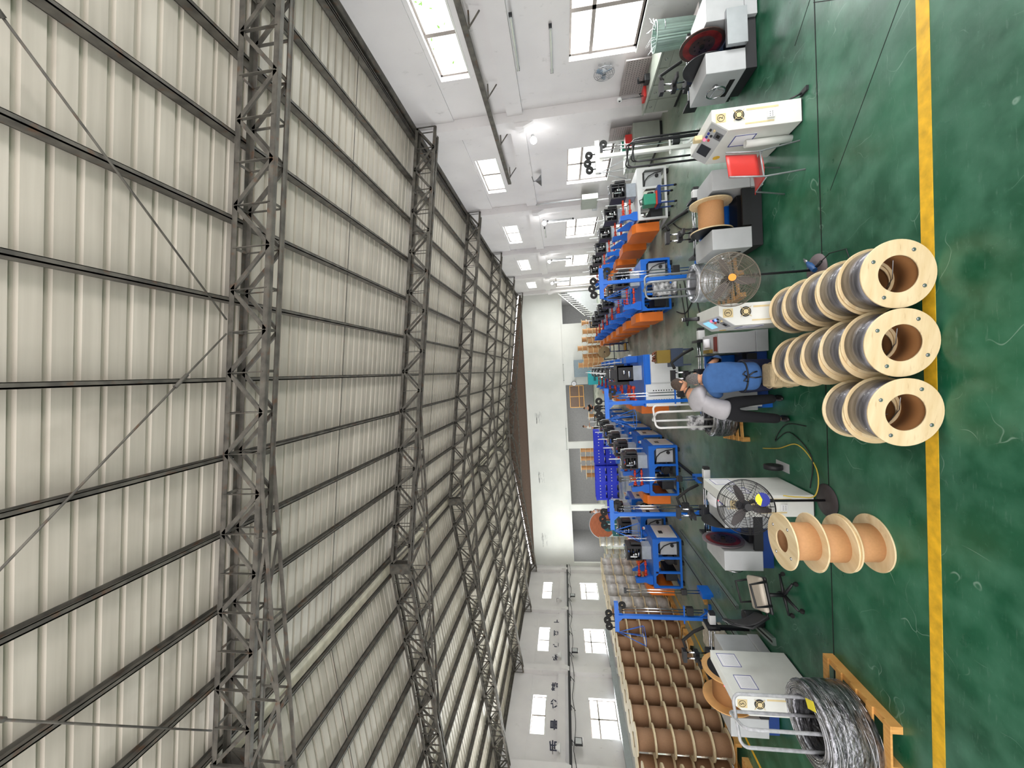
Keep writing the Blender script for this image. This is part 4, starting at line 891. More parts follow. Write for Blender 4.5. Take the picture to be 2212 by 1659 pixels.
def spooler(num, x, label, spool, hx=-0.50, face=1):
    t = thing('spooling_machine', label, 'spooling machine', (x, 5.66, 0))
    cabinet_box(t, 'grey_base', hx, -0.15, 1.02, 1.75, 0.02, 0.2, M['grey'], 0.004)
    cabinet_box(t, 'plinth', -1.42, hx-0.001, 1.08, 1.75, 0.02, 0.2, M['dblue'] if num in '345' else M['plast'], 0.004)
    cabinet_box(t, 'right_housing', hx, -0.17, 1.04, 1.75, 0.201, 0.77); lh_ = cabinet_box(t, 'left_housing', -1.45, -1.12, 1.04, 1.85, 0.201, 0.80)
    MB().bx(-1.1, -0.52, 1.7, 1.76, 0.2, 0.75).obj('rear_panel', M['blue'], t)
    b = MB(); b.bx(-1.1, -0.52, 1.02, 1.06, 0.201, 0.34); b.bx(-1.1, -0.52, 1.3, 1.6, 0.201, 0.3); b.obj('guard_plate', M['black'], t)
    if face < 0:
        d = MB().lathe([(0.01, 0), (0.05, 0.03), (0.33, 0.005), (0.35, -0.01), (0.35, -0.025), (0.01, -0.025)], (-0.70, 1.4, 0.72), 'x', 48).obj('face_plate', M['dirty'], t)
        MB().lathe([(0.2, -0.0255), (0.30, -0.0255), (0.30, -0.03), (0.2, -0.03)], (-0.70, 1.4, 0.72), 'x', 48, closed=True).obj('red_ring', M['redd'], d)
        b = MB(); [b.cyl((-0.726, 1.4+0.12*math.cos(a), 0.72+0.12*math.sin(a)), (-0.732, 1.4+0.12*math.cos(a), 0.72+0.12*math.sin(a)), 0.012, 10) for a in [i*PI/4 for i in range(8)]]; b.cyl((-0.726, 1.4, 0.72), (-0.76, 1.4, 0.72), 0.035, 16); b.obj('bolt_holes', M['dark'], d)
        MB().bx(-1.1, -0.55, 0.95, 1.02, 0.2, 0.5, Matrix.Rotation(0.0, 4, 'X')).obj('tray', M['alu'], t)
        MB().lathe([(0.01, 0), (0.33, 0.0), (0.33, 0.015), (0.01, 0.015)], (-1.09, 1.4, 0.70), 'x', 40, closed=True).obj('tail_plate', M['plast'], t)
    elif spool.startswith('disc'):
        b = MB(); b.lathe([(0.01, 0), (0.05, -0.03), (0.22, -0.02), (0.24, 0), (0.33, 0.005), (0.33, 0.02), (0.01, 0.02)], (-1.09, 1.4, 0.68), 'x', 48); d = b.obj('face_plate', mat('worn_disc', (112, 102, 106), 0.5, var=0.25, vs=8), t)
        MB().lathe([(0.2, 0.0221), (0.27, 0.0221), (0.27, 0.026), (0.2, 0.026)], (-1.09, 1.4, 0.68), 'x', 48, closed=True).obj('red_ring', M['redd'], d)
        MB().cyl((-1.068, 1.4, 0.68), (-1.06, 1.4, 0.68), 0.2, 40).obj('worn_centre', M['dirty'], d)
        b = MB(); [b.cyl((-1.062, 1.4+0.14*math.cos(a), 0.68+0.14*math.sin(a)), (-1.055, 1.4+0.14*math.cos(a), 0.68+0.14*math.sin(a)), 0.012, 10) for a in [i*PI/4 for i in range(8)]]; b.cyl((-1.062, 1.4, 0.68), (-1.03, 1.4, 0.68), 0.035, 16); b.obj('bolt_holes', M['dark'], d)
        MB().lathe([(0.01, 0), (0.33, 0.0), (0.33, 0.015), (0.01, 0.015)], (hx-0.03, 1.4, 0.68), 'x', 40, closed=True).obj('tail_plate', M['black'], t)
    hw = MB(); hw.ring((-1.56, 1.35, 0.55), (1, 0, 0), 0.14, 0.012, 32); 
    for i in range(3): a = 2*PI*i/3+0.4; hw.bar((-1.5, 1.35, 0.55), (-1.56, 1.35+0.14*math.cos(a), 0.55+0.14*math.sin(a)), 0.015)
    hw.cyl((-1.45, 1.35, 0.55), (-1.5, 1.35, 0.55), 0.04, 14); hw.obj('handwheel', M['chrome'], t)
    MB().bx(-1.456, -1.45, 1.25, 1.65, 0.28, 0.36).obj('recess', M['dark'], lh_)
    # traverse: rods, end plates, carriage, motor, arm with cable chain
    b = MB(); [b.cyl((-1.25, y, z), (-0.25, y, z), 0.014, 10) for y, z in ((2.05, 0.72), (2.15, 0.72), (2.1, 0.64))]; tr = b.obj('traverse_rods', M['chrome'], t)
    for e_, f_ in ((-1.29, -1.25), (-0.25, -0.31)):
        b = MB(); b.bx(e_, e_+0.04, 1.95, 2.25, 0.58, 0.80); b.bx(f_, f_+0.06, 2.06, 2.14, 0.02, 0.6); b.obj('end_bracket', M['black'], t)
    b = MB(); b.bx(-0.95, -0.75, 1.98, 2.22, 0.60, 0.80); b.obj('carriage', M['plast'], t, 0.01)
    mo = MB().bx(-0.20, -0.02, 2.04, 2.16, 0.62, 0.74).obj('servo_motor', M['white'], t, 0.015); MB().bx(-0.02, 0.03, 2.05, 2.15, 0.63, 0.73).obj('motor_cap', M['plast'], mo)
    b = MB(); [b.cyl((x_, 2.1, 0.8), (x_, 2.1, 1.2), 0.014, 10) for x_ in (-0.92, -0.80)]; b.obj('vertical_rods', M['chrome'], t)
    b = MB(); b.bx(-0.97, -0.75, 2.04, 2.16, 1.18, 1.25); b.obj('end_cap', M['black'], t); b = MB(); b.bx(-0.95, -0.77, 2.03, 2.17, 0.95, 1.03); b.cyl((-0.86, 2.03, 1.0), (-0.86, 1.96, 1.0), 0.04, 14); b.bx(-0.9, -0.8, 1.8, 2.03, 0.98, 1.02); b.obj('guide_head', M['black'], t)
    b = MB(); b.tube([(-0.72, 2.1, 1.18), (-0.6, 2.15, 1.22), (-0.45, 2.2, 1.0), (-0.35, 2.2, 0.8)], 0.03, 6); b.obj('cable_chain', M['rubber'], t)
    return t
spooler('1', 6.07, 'grey spooling machine with a dirty red ringed disc at the right edge', 'disc_black', -0.64, -1)
spooler('2', 3.27, 'grey spooling machine behind the red chair, holding a kraft reel with black flanges', 'spool')
s3 = spooler('3', 0.64, 'grey spooling machine beside console three, largely hidden by the people', 'disc')
spooler('4', -2.02, 'grey spooling machine with a red ringed disc beside console four', 'disc', -0.73)
spooler('5', -4.86, 'grey spooling machine beside console five, holding a wide plywood reel', 'spool')
t = thing('mounted_reel', 'kraft-board reel with black outer flanges mounted behind the red chair', 'reel', (3.27-0.52-0.52+0.0, 7.06, 0.68))
for h0 in (-0.02, 0.46): MB().lathe([(0.03, h0), (0.33, h0), (0.33, h0+0.02), (0.03, h0+0.02)], ax='x', n=48, closed=True).obj('flange', M['ply'], t)
for h0, h1 in ((-0.024, -0.0201), (0.4801, 0.484)): MB().lathe([(0.01, h0), (0.325, h0), (0.325, h1), (0.01, h1)], ax='x', n=48, closed=True).obj('black_face', M['black'], t)
MB().lathe([(0.2, 0.0), (0.2, 0.46)], ax='x', n=40).obj('core', M['kraft'], t)
t = thing('mounted_reel', 'wide plywood reel with dark hub mounted behind console five', 'reel', (-4.86-1.08, 7.06, 0.70))
for h0 in (0.0, 0.52): MB().lathe([(0.03, h0), (0.40, h0), (0.40, h0+0.02), (0.03, h0+0.02)], ax='x', n=48, closed=True).obj('flange', mat('honey_ply', (214, 164, 104), 0.55, var=0.12, vs=5), t)
MB().lathe([(0.01, 0.5405), (0.31, 0.5405), (0.31, 0.545), (0.01, 0.545)], ax='x', n=48, closed=True).obj('dark_hub', M['black'], t)
MB().lathe([(0.24, 0.02), (0.24, 0.52)], ax='x', n=40).obj('core', M['core'], t)
# extras on the spooling units
t = thing('tissue_roll', 'white roll and folded film lying on the housing beside console three', 'paper roll', (0.30, 7.05, 0.771)); MB().cyl((-0.05, 0, 0.05), (0.1, 0.02, 0.05), 0.05, 18).obj('roll', M['paper'], t); MB().bx(-0.12, 0.12, -0.3, -0.22, 0.0, 0.03).obj('rag', mat('dark_red_rag', (110, 50, 44), 0.9), t); MB().bx(-0.14, -0.08, -0.1, 0.2, 0, 0.05).obj('carton', M['brass'], t)
t = thing('film_heap', 'crumpled clear film heaped on the housing beside console four', 'plastic film', (-2.36, 7.0, 0.771)); b = MB()
b.ell((0, 0, 0.06), 0.13, 0.24, 0.08, 18, 10); o = b.obj('film', M['paper'], t); dm = o.modifiers.new('d', 'DISPLACE'); tx = bpy.data.textures.new('crumple', 'CLOUDS'); tx.noise_scale = 0.05; dm.texture = tx; dm.strength = 0.06
t = thing('round_filter', 'short dark cylinder lying beside console four', 'filter', (-1.72, 6.45, 0.13)); MB().lathe([(0.02, 0), (0.09, 0), (0.13, 0.01), (0.13, 0.07), (0.09, 0.08), (0.02, 0.08)], ax='x', n=32, closed=True).obj('body', M['plast'], t); MB().bx(-0.02, 0.12, -0.2, 0.16, -0.13, -0.125).obj('tray', M['grey'], t)
t = thing('dust_filter', 'dark round filter drum standing beside console five', 'filter', (-4.62, 7.25, 0)); MB().lathe([(0.01, 0.30), (0.08, 0.31), (0.13, 0.30), (0.135, 0.29), (0.135, 0.02), (0.1, 0), (0.01, 0)], n=32).obj('drum', M['plast'], t); MB().cyl((0, 0, 0.30), (0, 0, 0.325), 0.02, 12).obj('knob', M['black'], t)
t = thing('beacon', 'cream plug box standing on top of console two', 'plug box', (3.26, 6.05, 1.141)); MB().bx(-0.035, 0.035, -0.05, 0.05, 0, 0.11).obj('body', M['beige'], t, 0.012)
t = thing('torch', 'black cylindrical torch standing on console three', 'torch', (0.7, 6.45, 1.141)); MB().lathe([(0.001, 0), (0.035, 0), (0.035, 0.04), (0.028, 0.05), (0.028, 0.2), (0.034, 0.21), (0.034, 0.24), (0.001, 0.24)], n=20).obj('body', M['black'], t); MB().cyl((0, 0, 0.24), (0, 0, 0.26), 0.026, 16).obj('cap', M['chrome'], t)
t = thing('duct_tube', 'white tube standing against the side of console two', 'tube', (3.06, 5.95, 0.0)); MB().lathe([(0.045, 0), (0.05, 0), (0.05, 0.6), (0.045, 0.6)], n=20, closed=True).obj('tube', M['cream'], t); MB().cyl((0, 0, 0.50), (0, 0, 0.56), 0.044, 16).obj('core', M['dark'], t)
t = thing('floor_switch', 'small black handled tool leaning at the foot of console two', 'tool', (3.47, 5.64, 0)); b = MB(); b.bx(-0.03, 0.03, -0.10, 0.04, 0.0, 0.03); b.obj('foot', M['plast'], t); b = MB(); b.tube([(0, 0, 0.02), (-0.02, 0.05, 0.12), (-0.04, 0.14, 0.2)], 0.012); b.ell((-0.04, 0.15, 0.2), 0.02, 0.03, 0.02, 10, 6); b.obj('handle', M['black'], t)

# ------------------------------------------------------------------ pedestal fans
def ped_fan(label, x, y, hub, R, nrm, wire_m, blade_m, base_r, sticker=None, base=None):
    t = thing('pedestal_fan', label, 'fan', (x, y, 0)); n = V(*nrm).normalized(); a = V(0, 0, 1).cross(n).normalized(); u = n.cross(a)
    hub = V(*hub)-V(x, y, 0)
    MB().lathe([(0.01, 0.03), (base_r*0.5, 0.028), (base_r, 0.012), (base_r, 0), (0.01, 0)], n=36).obj('base', mat('worn_fan_base', (104, 95, 97), 0.6, var=0.12) if base is None else base, t)
    b = MB(); e = hub-n*0.12; b.tube([(0, 0, 0.02), (0, 0, hub.z-0.25), (e.x*0.5, e.y*0.5, hub.z-0.1), (e.x, e.y, e.z)], 0.016, 10); b.obj('pole', M['black'], t)
    b = MB(); b.cyl((0, 0, hub.z-0.42), (0, 0, hub.z-0.36), 0.024, 12); b.obj('collar', M['black'], t)
    def P(r, ang, h): return hub+a*(r*math.cos(ang))+u*(r*math.sin(ang))+n*h
    b = MB(); NR = 20
    for i in range(NR):
        r = R*(0.14+0.86*i/(NR-1)); h = 0.09*(1-(r/R)**2)+0.01
        b.tube([P(r, 2*PI*k/44, h) for k in range(44)], 0.0026, 4, closed=True)
        if i % 2 == 0: b.tube([P(r, 2*PI*k/44, -h) for k in range(44)], 0.0022, 4, closed=True)
    b.tube([P(R, 2*PI*k/48, 0) for k in range(48)], 0.007, 6, closed=True)
    for k in range(12):
        an = 2*PI*k/12
        b.tube([P(R*j/6, an, 0.09*(1-(j/6)**2)+0.012) for j in range(1, 7)], 0.003, 4); b.tube([P(R*j/6, an, -0.09*(1-(j/6)**2)-0.012) for j in range(1, 7)], 0.003, 4)
    b.obj('cage', wire_m, t)
    for k in range(3):
        an = 2*PI*k/3+0.35; b = MB(); vs = []
        L = 6
        for j in range(L+1):
            r = 0.05+(R*0.86-0.05)*j/L; wv_ = 0.035+0.05*math.sin(PI*min(1, j/L*0.9+0.1)); tw = 0.55-0.3*j/L
            for s_ in (-1, 1): vs.append(P(r, an+s_*wv_/max(r, 0.1)*0.6, s_*wv_*math.sin(tw)*0.6))
        b.add(vs, [(2*j, 2*j+1, 2*j+3, 2*j+2) for j in range(L)]); o = b.obj('blade', blade_m, t); sm = o.modifiers.new('s', 'SOLIDIFY'); sm.thickness = 0.003
    b = MB(); b.cyl(P(0, 0, -0.22), P(0, 0, -0.06), 0.065, 20, 0.075); b.obj('motor', M['plast'], t)
    b = MB(); b.cyl(P(0, 0, -0.06), P(0, 0, 0.03), 0.03, 16); b.obj('hub', M['black'], t)
    b = MB(); b.cyl(P(0, 0, 0.098), P(0, 0, 0.108), 0.045, 24); c_ = b.obj('badge', M['orst'] if sticker != 'blue' else M['black'], t)
    if sticker == 'blue':
        c0 = P(R*0.58, -PI/2+0.5, 0.085); q1 = MB(); q1.cyl(c0-n*0.0, c0+n*0.004, 0.085, 32); d = q1.obj('round_label', M['ink'], t)
        q2 = MB(); vs = [c0+n*0.006]+[c0+n*0.006+(a*math.cos(th)+u*math.sin(th))*0.08 for th in [0.35+i*(2.45/10) for i in range(11)]]; q2.add(vs, [(0, i, i+1) for i in range(1, 11)]); q2.obj('yellow_sector', M['sticker'], d)
    return t
ped_fan('pedestal fan with greyish wire cage and orange badge behind the wire spools', 1.12, 5.48, (1.055, 5.33, 1.12), 0.35, (0.05, -1, 0.12), M['wirem'], M['fanm'], 0.2)
ped_fan('black pedestal fan with round blue label in front of console four', -1.86, 5.42, (-1.86, 5.2, 1.08), 0.335, (0.25, -0.95, 0.1), M['dwire'], M['fanm'], 0.21, 'blue', mat('dark_fan_base', (62, 56, 58), 0.6))
t = thing('power_drill', 'blue corded power drill lying on the base of the caged fan', 'drill', (1.10, 5.40, 0.032), -0.75)
MB().lathe([(0.001, 0), (0.03, 0), (0.036, 0.03), (0.036, 0.14), (0.024, 0.16), (0.02, 0.2), (0.001, 0.2)], (0, 0, 0.045), 'y', 18).obj('body', M['cordb'], t)
b = MB(); b.cyl((0, 0.2, 0.045), (0, 0.26, 0.045), 0.02, 14); b.cyl((0, 0.26, 0.045), (0, 0.3, 0.045), 0.008, 8); b.obj('chuck', M['steel'], t)
MB().tube([(0, 0.04, 0.04), (0.06, 0.02, 0.02), (0.12, 0.0, 0.018)], 0.018, 8).obj('grip', M['plast'], t)
MB().tube([(0.12, 0, 0.018), (0.25, -0.05, 0.0), (0.4, -0.25, -0.018), (0.30, -0.45, -0.02), (0.05, -0.5, -0.02)], 0.006, 6).obj('cord', M['cable'], t)

# ------------------------------------------------------------------ red metal-framed chair
t = thing('red_chair', 'worn red plastic chair with tube frame beside console two', 'chair', (2.66, 5.9, 0), 0.22)
def sheet(name, m, par, fn, nu=10, nv=8, th=0.012):
    b = MB(); vs = [fn(i/nu, j/nv) for j in range(nv+1) for i in range(nu+1)]
    b.add(vs, [(j*(nu+1)+i, j*(nu+1)+i+1, (j+1)*(nu+1)+i+1, (j+1)*(nu+1)+i) for j in range(nv) for i in range(nu)], True)
    o = b.obj(name, m, par); s_ = o.modifiers.new('s', 'SOLIDIFY'); s_.thickness = th; return o
sheet('backrest', M['redp'], t, lambda u, v: V(-0.18+0.36*u, -0.14+0.06*math.sin(PI*u)*-1*0.5+0.05*(1-v), 0.50+0.42*v+0.015*math.sin(PI*u)))
sheet('seat', M['redp'], t, lambda u, v: V(-0.2+0.4*u, -0.1+0.38*v, 0.44-0.02*math.sin(PI*u)-0.03*max(0, v-0.8)*5+0.03*max(0, 0.15-v)*6))
for s_ in (-1, 1):
    MB().tube([(s_*0.19, -0.17, 0.93), (s_*0.195, -0.12, 0.5), (s_*0.2, -0.12, 0.45), (s_*0.22, -0.2, 0.0)], 0.011, 8).obj('rear_leg', M['galv'], t)
    MB().tube([(s_*0.2, -0.1, 0.43), (s_*0.2, 0.2, 0.43), (s_*0.22, 0.3, 0.0)], 0.011, 8).obj('front_leg', M['galv'], t)
MB().tube([(-0.195, -0.12, 0.47), (0.195, -0.12, 0.47)], 0.012, 8).obj('cross_bar', M['galv'], t)

# ------------------------------------------------------------------ swivel chair
t = thing('office_chair', 'black swivel chair with pale seat cushion turned towards the machine', 'chair', (-3.62, 6.28, 0), 0.0); t.rotation_euler = (0, 0, 0.42)
MB().bx(-0.22, 0.26, -0.235, 0.235, 0.456, 0.53).obj('seat_cushion', M['cushion'], t, 0.035)
MB().bx(-0.24, 0.26, -0.24, 0.24, 0.41, 0.455).obj('seat_pan', M['plast'], t, 0.02)
sheet('backrest', mat('mesh_back', (44, 44, 46), 0.7), t, lambda u, v: V(-0.27-0.10*v-0.06*math.sin(PI*v), -0.22+0.44*u, 0.50+0.48*v))
b = MB(); b.tube([(-0.28, -0.22, 0.5), (-0.42, -0.22, 0.75), (-0.38, -0.2, 1.0), (-0.38, 0.2, 1.0), (-0.42, 0.22, 0.75), (-0.28, 0.22, 0.5)], 0.016, 8, True); b.tube([(-0.05, 0, 0.42), (-0.3, 0, 0.42), (-0.4, 0, 0.62)], 0.02, 8); b.obj('back_frame', M['plast'], t)
for s_ in (-1, 1): MB().tube([(-0.12, s_*0.26, 0.43), (-0.14, s_*0.28, 0.66), (0.16, s_*0.28, 0.68), (0.2, s_*0.26, 0.44)], 0.018, 8).obj('armrest', M['plast'], t)
MB().cyl((0, 0, 0.1), (0, 0, 0.42), 0.028, 14).obj('gas_column', M['black'], t)
for k in range(5):
    an = 2*PI*k/5+0.3; c, s_ = math.cos(an), math.sin(an)
    l = MB().tube([(0.02*c, 0.02*s_, 0.12), (0.30*c, 0.30*s_, 0.075)], [0.026, 0.016], 8).obj('base_arm', M['plast'], t)
    MB().cyl((0.30*c-0.02*s_, 0.30*s_+0.02*c, 0.03), (0.30*c+0.02*s_, 0.30*s_-0.02*c, 0.03), 0.03, 14).obj('caster', M['rubber'], l)

# ------------------------------------------------------------------ people
def skin(name, chains, m, parent, sub=2, smooth_n=0):
    """chains: list of lists of (x,y,z,rx[,ry]) joints; equal points are shared, the first is the root"""
    vs, es, rad, idx = [], [], [], {}
    for ch in chains:
        prev = None
        for p in ch:
            k = tuple(round(c, 3) for c in p[:3])
            if k not in idx: idx[k] = len(vs); vs.append(k); rad.append((p[3], p[4] if len(p) > 4 else p[3]))
            i = idx[k]
            if prev is not None and prev != i: es.append((prev, i))
            prev = i
    me = bpy.data.meshes.new(name); me.from_pydata(vs, es, []); me.materials.append(m)
    o = bpy.data.objects.new(name, me); C.objects.link(o); o.parent = parent
    md = o.modifiers.new('skin', 'SKIN'); md.use_smooth_shade = True
    sv = me.skin_vertices[0].data
    for i, r in enumerate(rad): sv[i].radius = r
    sv[0].use_root = True
    s_ = o.modifiers.new('sub', 'SUBSURF'); s_.levels = sub; s_.render_levels = sub
    return o
def head(par, c, r, look, hair_m, cover=1.0, tilt=0.0):
    """head with face features; look = horizontal facing direction, pitch downwards by tilt"""
    f = V(*look).normalized(); rt = f.cross(V(0, 0, 1)).normalized(); q_ = Quaternion(rt, -tilt); f = q_ @ f; up = rt.cross(f).normalized(); c = V(*c)
    R3 = Matrix((rt, f, up)).transposed()
    hd = MB(); hd.ell(c, r*0.78, r*0.95, r*1.15, 24, 16, R3)
    hd.ell(c+f*r*0.45-up*r*0.55, r*0.5, r*0.45, r*0.5, 16, 10, R3)
    hd.ell(c+f*r*0.97-up*r*0.12, r*0.13, r*0.16, r*0.22, 10, 8, R3)
    for s_ in (-1, 1): hd.ell(c+rt*s_*r*0.80-up*r*0.1-f*r*0.05, r*0.1, r*0.2, r*0.28, 10, 8, R3)
    h = hd.obj('head', M['skin'], par)
    fe = MB()
    for s_ in (-1, 1): fe.ell(c+rt*s_*r*0.3+f*r*0.86+up*r*0.08, r*0.12, r*0.06, r*0.06, 10, 6, R3)
    fe.ell(c+f*r*0.88-up*r*0.5, r*0.25, r*0.05, r*0.06, 10, 6, R3); fe.obj('eyes_and_mouth', M['text'], h)
    hb = MB(); n, m_ = 28, 14; vs = []
    for j in range(m_+1):
        ph = PI/2*j/m_
        for i in range(n):
            t_ = 2*PI*i/n; front = max(0, math.sin(t_)); lim = (PI*0.66-0.75*front)*cover; p2 = ph*lim/(PI/2)
            p = V(math.sin(p2)*math.cos(t_)*r*0.84, math.sin(p2)*math.sin(t_)*r*1.02-0.0, math.cos(p2)*r*1.22); vs.append(c+R3 @ p)
    hb.add(vs, [(j*n+i, j*n+(i+1) % n, (j+1)*n+(i+1) % n, (j+1)*n+i) for j in range(m_) for i in range(n)], True); hb.obj('hair', hair_m, par)
    return f, rt, up
def hand(par, w_, d, palm_n, s=1, curl=0.6, m=None):
    """palm with five bent fingers; w_ = wrist point, d = direction of fingers, palm_n = palm normal"""
    w_ = V(*w_); d = V(*d).normalized(); pn = V(*palm_n); pn = (pn-d*pn.dot(d)).normalized(); sd = d.cross(pn)*s
    ch = [[(*w_, 0.024, 0.019), (*(w_+d*0.045), 0.036, 0.017), (*(w_+d*0.085), 0.038, 0.015)]]
    o = skin('hand', ch, m or M['skin'], par, 2)
    for i, (off, L) in enumerate(((-0.03, 0.066), (-0.01, 0.078), (0.011, 0.073), (0.03, 0.058))):
        b0 = w_+d*0.078+sd*off; c1 = curl*0.5; c2 = curl; c3 = curl*1.5
        p1 = b0+(d*math.cos(c1)+pn*math.sin(c1))*L*0.42; p2 = p1+(d*math.cos(c2)+pn*math.sin(c2))*L*0.33; p3 = p2+(d*math.cos(c3)+pn*math.sin(c3))*L*0.27
        skin('finger', [[(*b0, 0.009), (*p1, 0.0085), (*p2, 0.008), (*p3, 0.006)]], m or M['skin'], o, 1)
    b0 = w_+d*0.025+sd*-0.03; p1 = b0-sd*0.025+d*0.028+pn*0.01; p2 = p1+d*0.03+pn*0.012-sd*0.004
    skin('thumb', [[(*b0, 0.011), (*p1, 0.010), (*p2, 0.008)]], m or M['skin'], o, 1)
# person in blue: seated on a sack, back to the camera, leaning forward and to the right
t = thing('person', 'person in blue smock with tied black apron strings, seated on a sack', 'person', (0, 0, 0))
def body(ch, par): return skin('body', ch, M['skin'], par, 2)
pel = (-0.23, 6.06, 0.56)
body([[(*pel, 0.10, 0.09), (-0.23, 6.10, 0.8, 0.11, 0.09), (-0.235, 6.2, 1.05, 0.13, 0.09), (-0.225, 6.27, 1.15, 0.07, 0.06), (-0.235, 6.33, 1.22, 0.05)],
      [(-0.235, 6.2, 1.05, 0.13, 0.09), (-0.42, 6.2, 1.10, 0.06), (-0.50, 6.38, 0.92, 0.045), (-0.36, 6.62, 0.86, 0.035)],
      [(-0.235, 6.2, 1.05, 0.13, 0.09), (-0.05, 6.2, 1.10, 0.06), (0.04, 6.40, 0.92, 0.045), (0.06, 6.64, 0.84, 0.035)],
      [(*pel, 0.10, 0.09), (-0.34, 6.15, 0.55, 0.09), (-0.42, 6.5, 0.52, 0.065), (-0.42, 6.45, 0.12, 0.045)],
      [(*pel, 0.10, 0.09), (-0.12, 6.15, 0.55, 0.09), (-0.06, 6.5, 0.52, 0.065), (-0.05, 6.45, 0.12, 0.045)]], t)
skin('smock', [[(-0.23, 6.03, 0.45, 0.235, 0.165), (-0.23, 6.04, 0.62, 0.22, 0.155), (-0.23, 6.08, 0.80, 0.23, 0.15), (-0.235, 6.15, 1.00, 0.24, 0.15), (-0.235, 6.22, 1.12, 0.19, 0.12), (-0.225, 6.27, 1.19, 0.10, 0.09)],
      [(-0.235, 6.15, 1.00, 0.24, 0.15), (-0.42, 6.19, 1.07, 0.10), (-0.51, 6.36, 0.92, 0.075), (-0.40, 6.56, 0.87, 0.055)],
      [(-0.235, 6.15, 1.00, 0.24, 0.15), (-0.05, 6.19, 1.07, 0.10), (0.045, 6.38, 0.92, 0.075), (0.055, 6.58, 0.85, 0.055)]], M['shirtb'], t, 3)
skin('trousers', [[(-0.23, 6.08, 0.50, 0.17, 0.13), (-0.35, 6.2, 0.53, 0.115), (-0.43, 6.5, 0.54, 0.09), (-0.43, 6.46, 0.3, 0.07), (-0.42, 6.44, 0.10, 0.065)],
      [(-0.23, 6.08, 0.50, 0.17, 0.13), (-0.11, 6.2, 0.53, 0.115), (-0.05, 6.5, 0.54, 0.09), (-0.05, 6.46, 0.3, 0.07), (-0.05, 6.44, 0.10, 0.065)]], M['navy'], t, 2)
for x_ in (-0.42, -0.05): MB().ell((x_, 6.50, 0.05), 0.045, 0.13, 0.05, 14, 8).obj('shoe', mat('brown_shoe', (110, 92, 70), 0.7), t)
head(t, (-0.245, 6.36, 1.27), 0.108, (-0.1, 1, 0), M['hairg'], 1.0, 0.5)
hand(t, (-0.36, 6.62, 0.86), (0.4, 1, 0), (0, 0, -1), 1, 0.7); hand(t, (0.06, 6.64, 0.84), (-0.2, 1, 0), (0, 0, -1), -1, 0.7)
b = MB(); ring = []
for i in range(28):
    a_ = 2*PI*i/28; ring.append((-0.23+0.228*math.cos(a_), 6.06+0.163*math.sin(a_), 0.70+0.01*math.sin(a_)))
b.tube(ring, 0.011, 6, True)
for p in ([(-0.23, 5.905, 0.70), (-0.19, 5.895, 0.76), (-0.15, 5.9, 0.72)], [(-0.23, 5.905, 0.70), (-0.29, 5.895, 0.75), (-0.3, 5.9, 0.69)], [(-0.23, 5.905, 0.70), (-0.25, 5.89, 0.60), (-0.24, 5.89, 0.52)], [(-0.23, 5.905, 0.70), (-0.17, 5.89, 0.62), (-0.16, 5.89, 0.57)]): b.tube(p, 0.010, 6)
b.obj('apron_strings', M['black'], t)
t = thing('sack_seat', 'folded beige woven sack used as a seat under the person in blue', 'sack', (-0.23, 6.02, 0)); b = MB(); b.bx(-0.17, 0.17, -0.15, 0.15, 0.0, 0.39); o = b.obj('sack', M['sack'], t, 0.04)
b = MB()
for i in range(5): b.ring((0, 0, 0.06+0.07*i), (0.1*(-1)**i, 0, 1), 0.185, 0.008, 24)
b.obj('folds', M['sack'], t)
# person in grey: standing, bent forward towards the machine
t = thing('person', 'person in grey t-shirt and black trousers standing bent forward', 'person', (0, 0, 0))
hp = (-0.735, 6.32, 0.86)
body([[(*hp, 0.07, 0.06), (-0.68, 6.36, 1.03, 0.12, 0.09), (-0.56, 6.44, 1.22, 0.13, 0.09), (-0.46, 6.52, 1.31, 0.07), (-0.40, 6.57, 1.37, 0.052)],
      [(-0.56, 6.44, 1.22, 0.13, 0.09), (-0.70, 6.52, 1.24, 0.06), (-0.62, 6.72, 1.12, 0.045), (-0.44, 6.86, 1.02, 0.034)],
      [(-0.56, 6.44, 1.22, 0.13, 0.09), (-0.42, 6.38, 1.21, 0.06), (-0.36, 6.52, 1.04, 0.045), (-0.26, 6.74, 0.98, 0.034)],
      [(*hp, 0.07, 0.06), (-0.83, 6.30, 0.78, 0.08), (-0.86, 6.28, 0.46, 0.065), (-0.90, 6.22, 0.10, 0.045)],
      [(*hp, 0.07, 0.06), (-0.64, 6.34, 0.78, 0.08), (-0.62, 6.36, 0.46, 0.065), (-0.60, 6.36, 0.10, 0.045)]], t)
skin('t_shirt', [[(-0.76, 6.28, 0.80, 0.20, 0.165), (-0.74, 6.29, 0.90, 0.195, 0.16), (-0.70, 6.33, 1.00, 0.19, 0.15), (-0.63, 6.38, 1.12, 0.195, 0.14), (-0.56, 6.43, 1.22, 0.17, 0.12), (-0.47, 6.50, 1.29, 0.09, 0.085)],
      [(-0.56, 6.43, 1.22, 0.17, 0.12), (-0.70, 6.51, 1.23, 0.095), (-0.665, 6.63, 1.15, 0.08)],
      [(-0.56, 6.43, 1.22, 0.17, 0.12), (-0.42, 6.38, 1.20, 0.095), (-0.385, 6.46, 1.10, 0.08)]], M['shirtg'], t, 3)
skin('trousers', [[(-0.72, 6.32, 0.96, 0.13, 0.11), (-0.74, 6.30, 0.84, 0.165, 0.14), (-0.83, 6.30, 0.74, 0.115), (-0.865, 6.28, 0.46, 0.09), (-0.90, 6.23, 0.10, 0.075)],
      [(-0.74, 6.30, 0.84, 0.165, 0.14), (-0.645, 6.33, 0.74, 0.115), (-0.62, 6.36, 0.46, 0.09), (-0.60, 6.36, 0.10, 0.075)]], M['trouser'], t, 2)
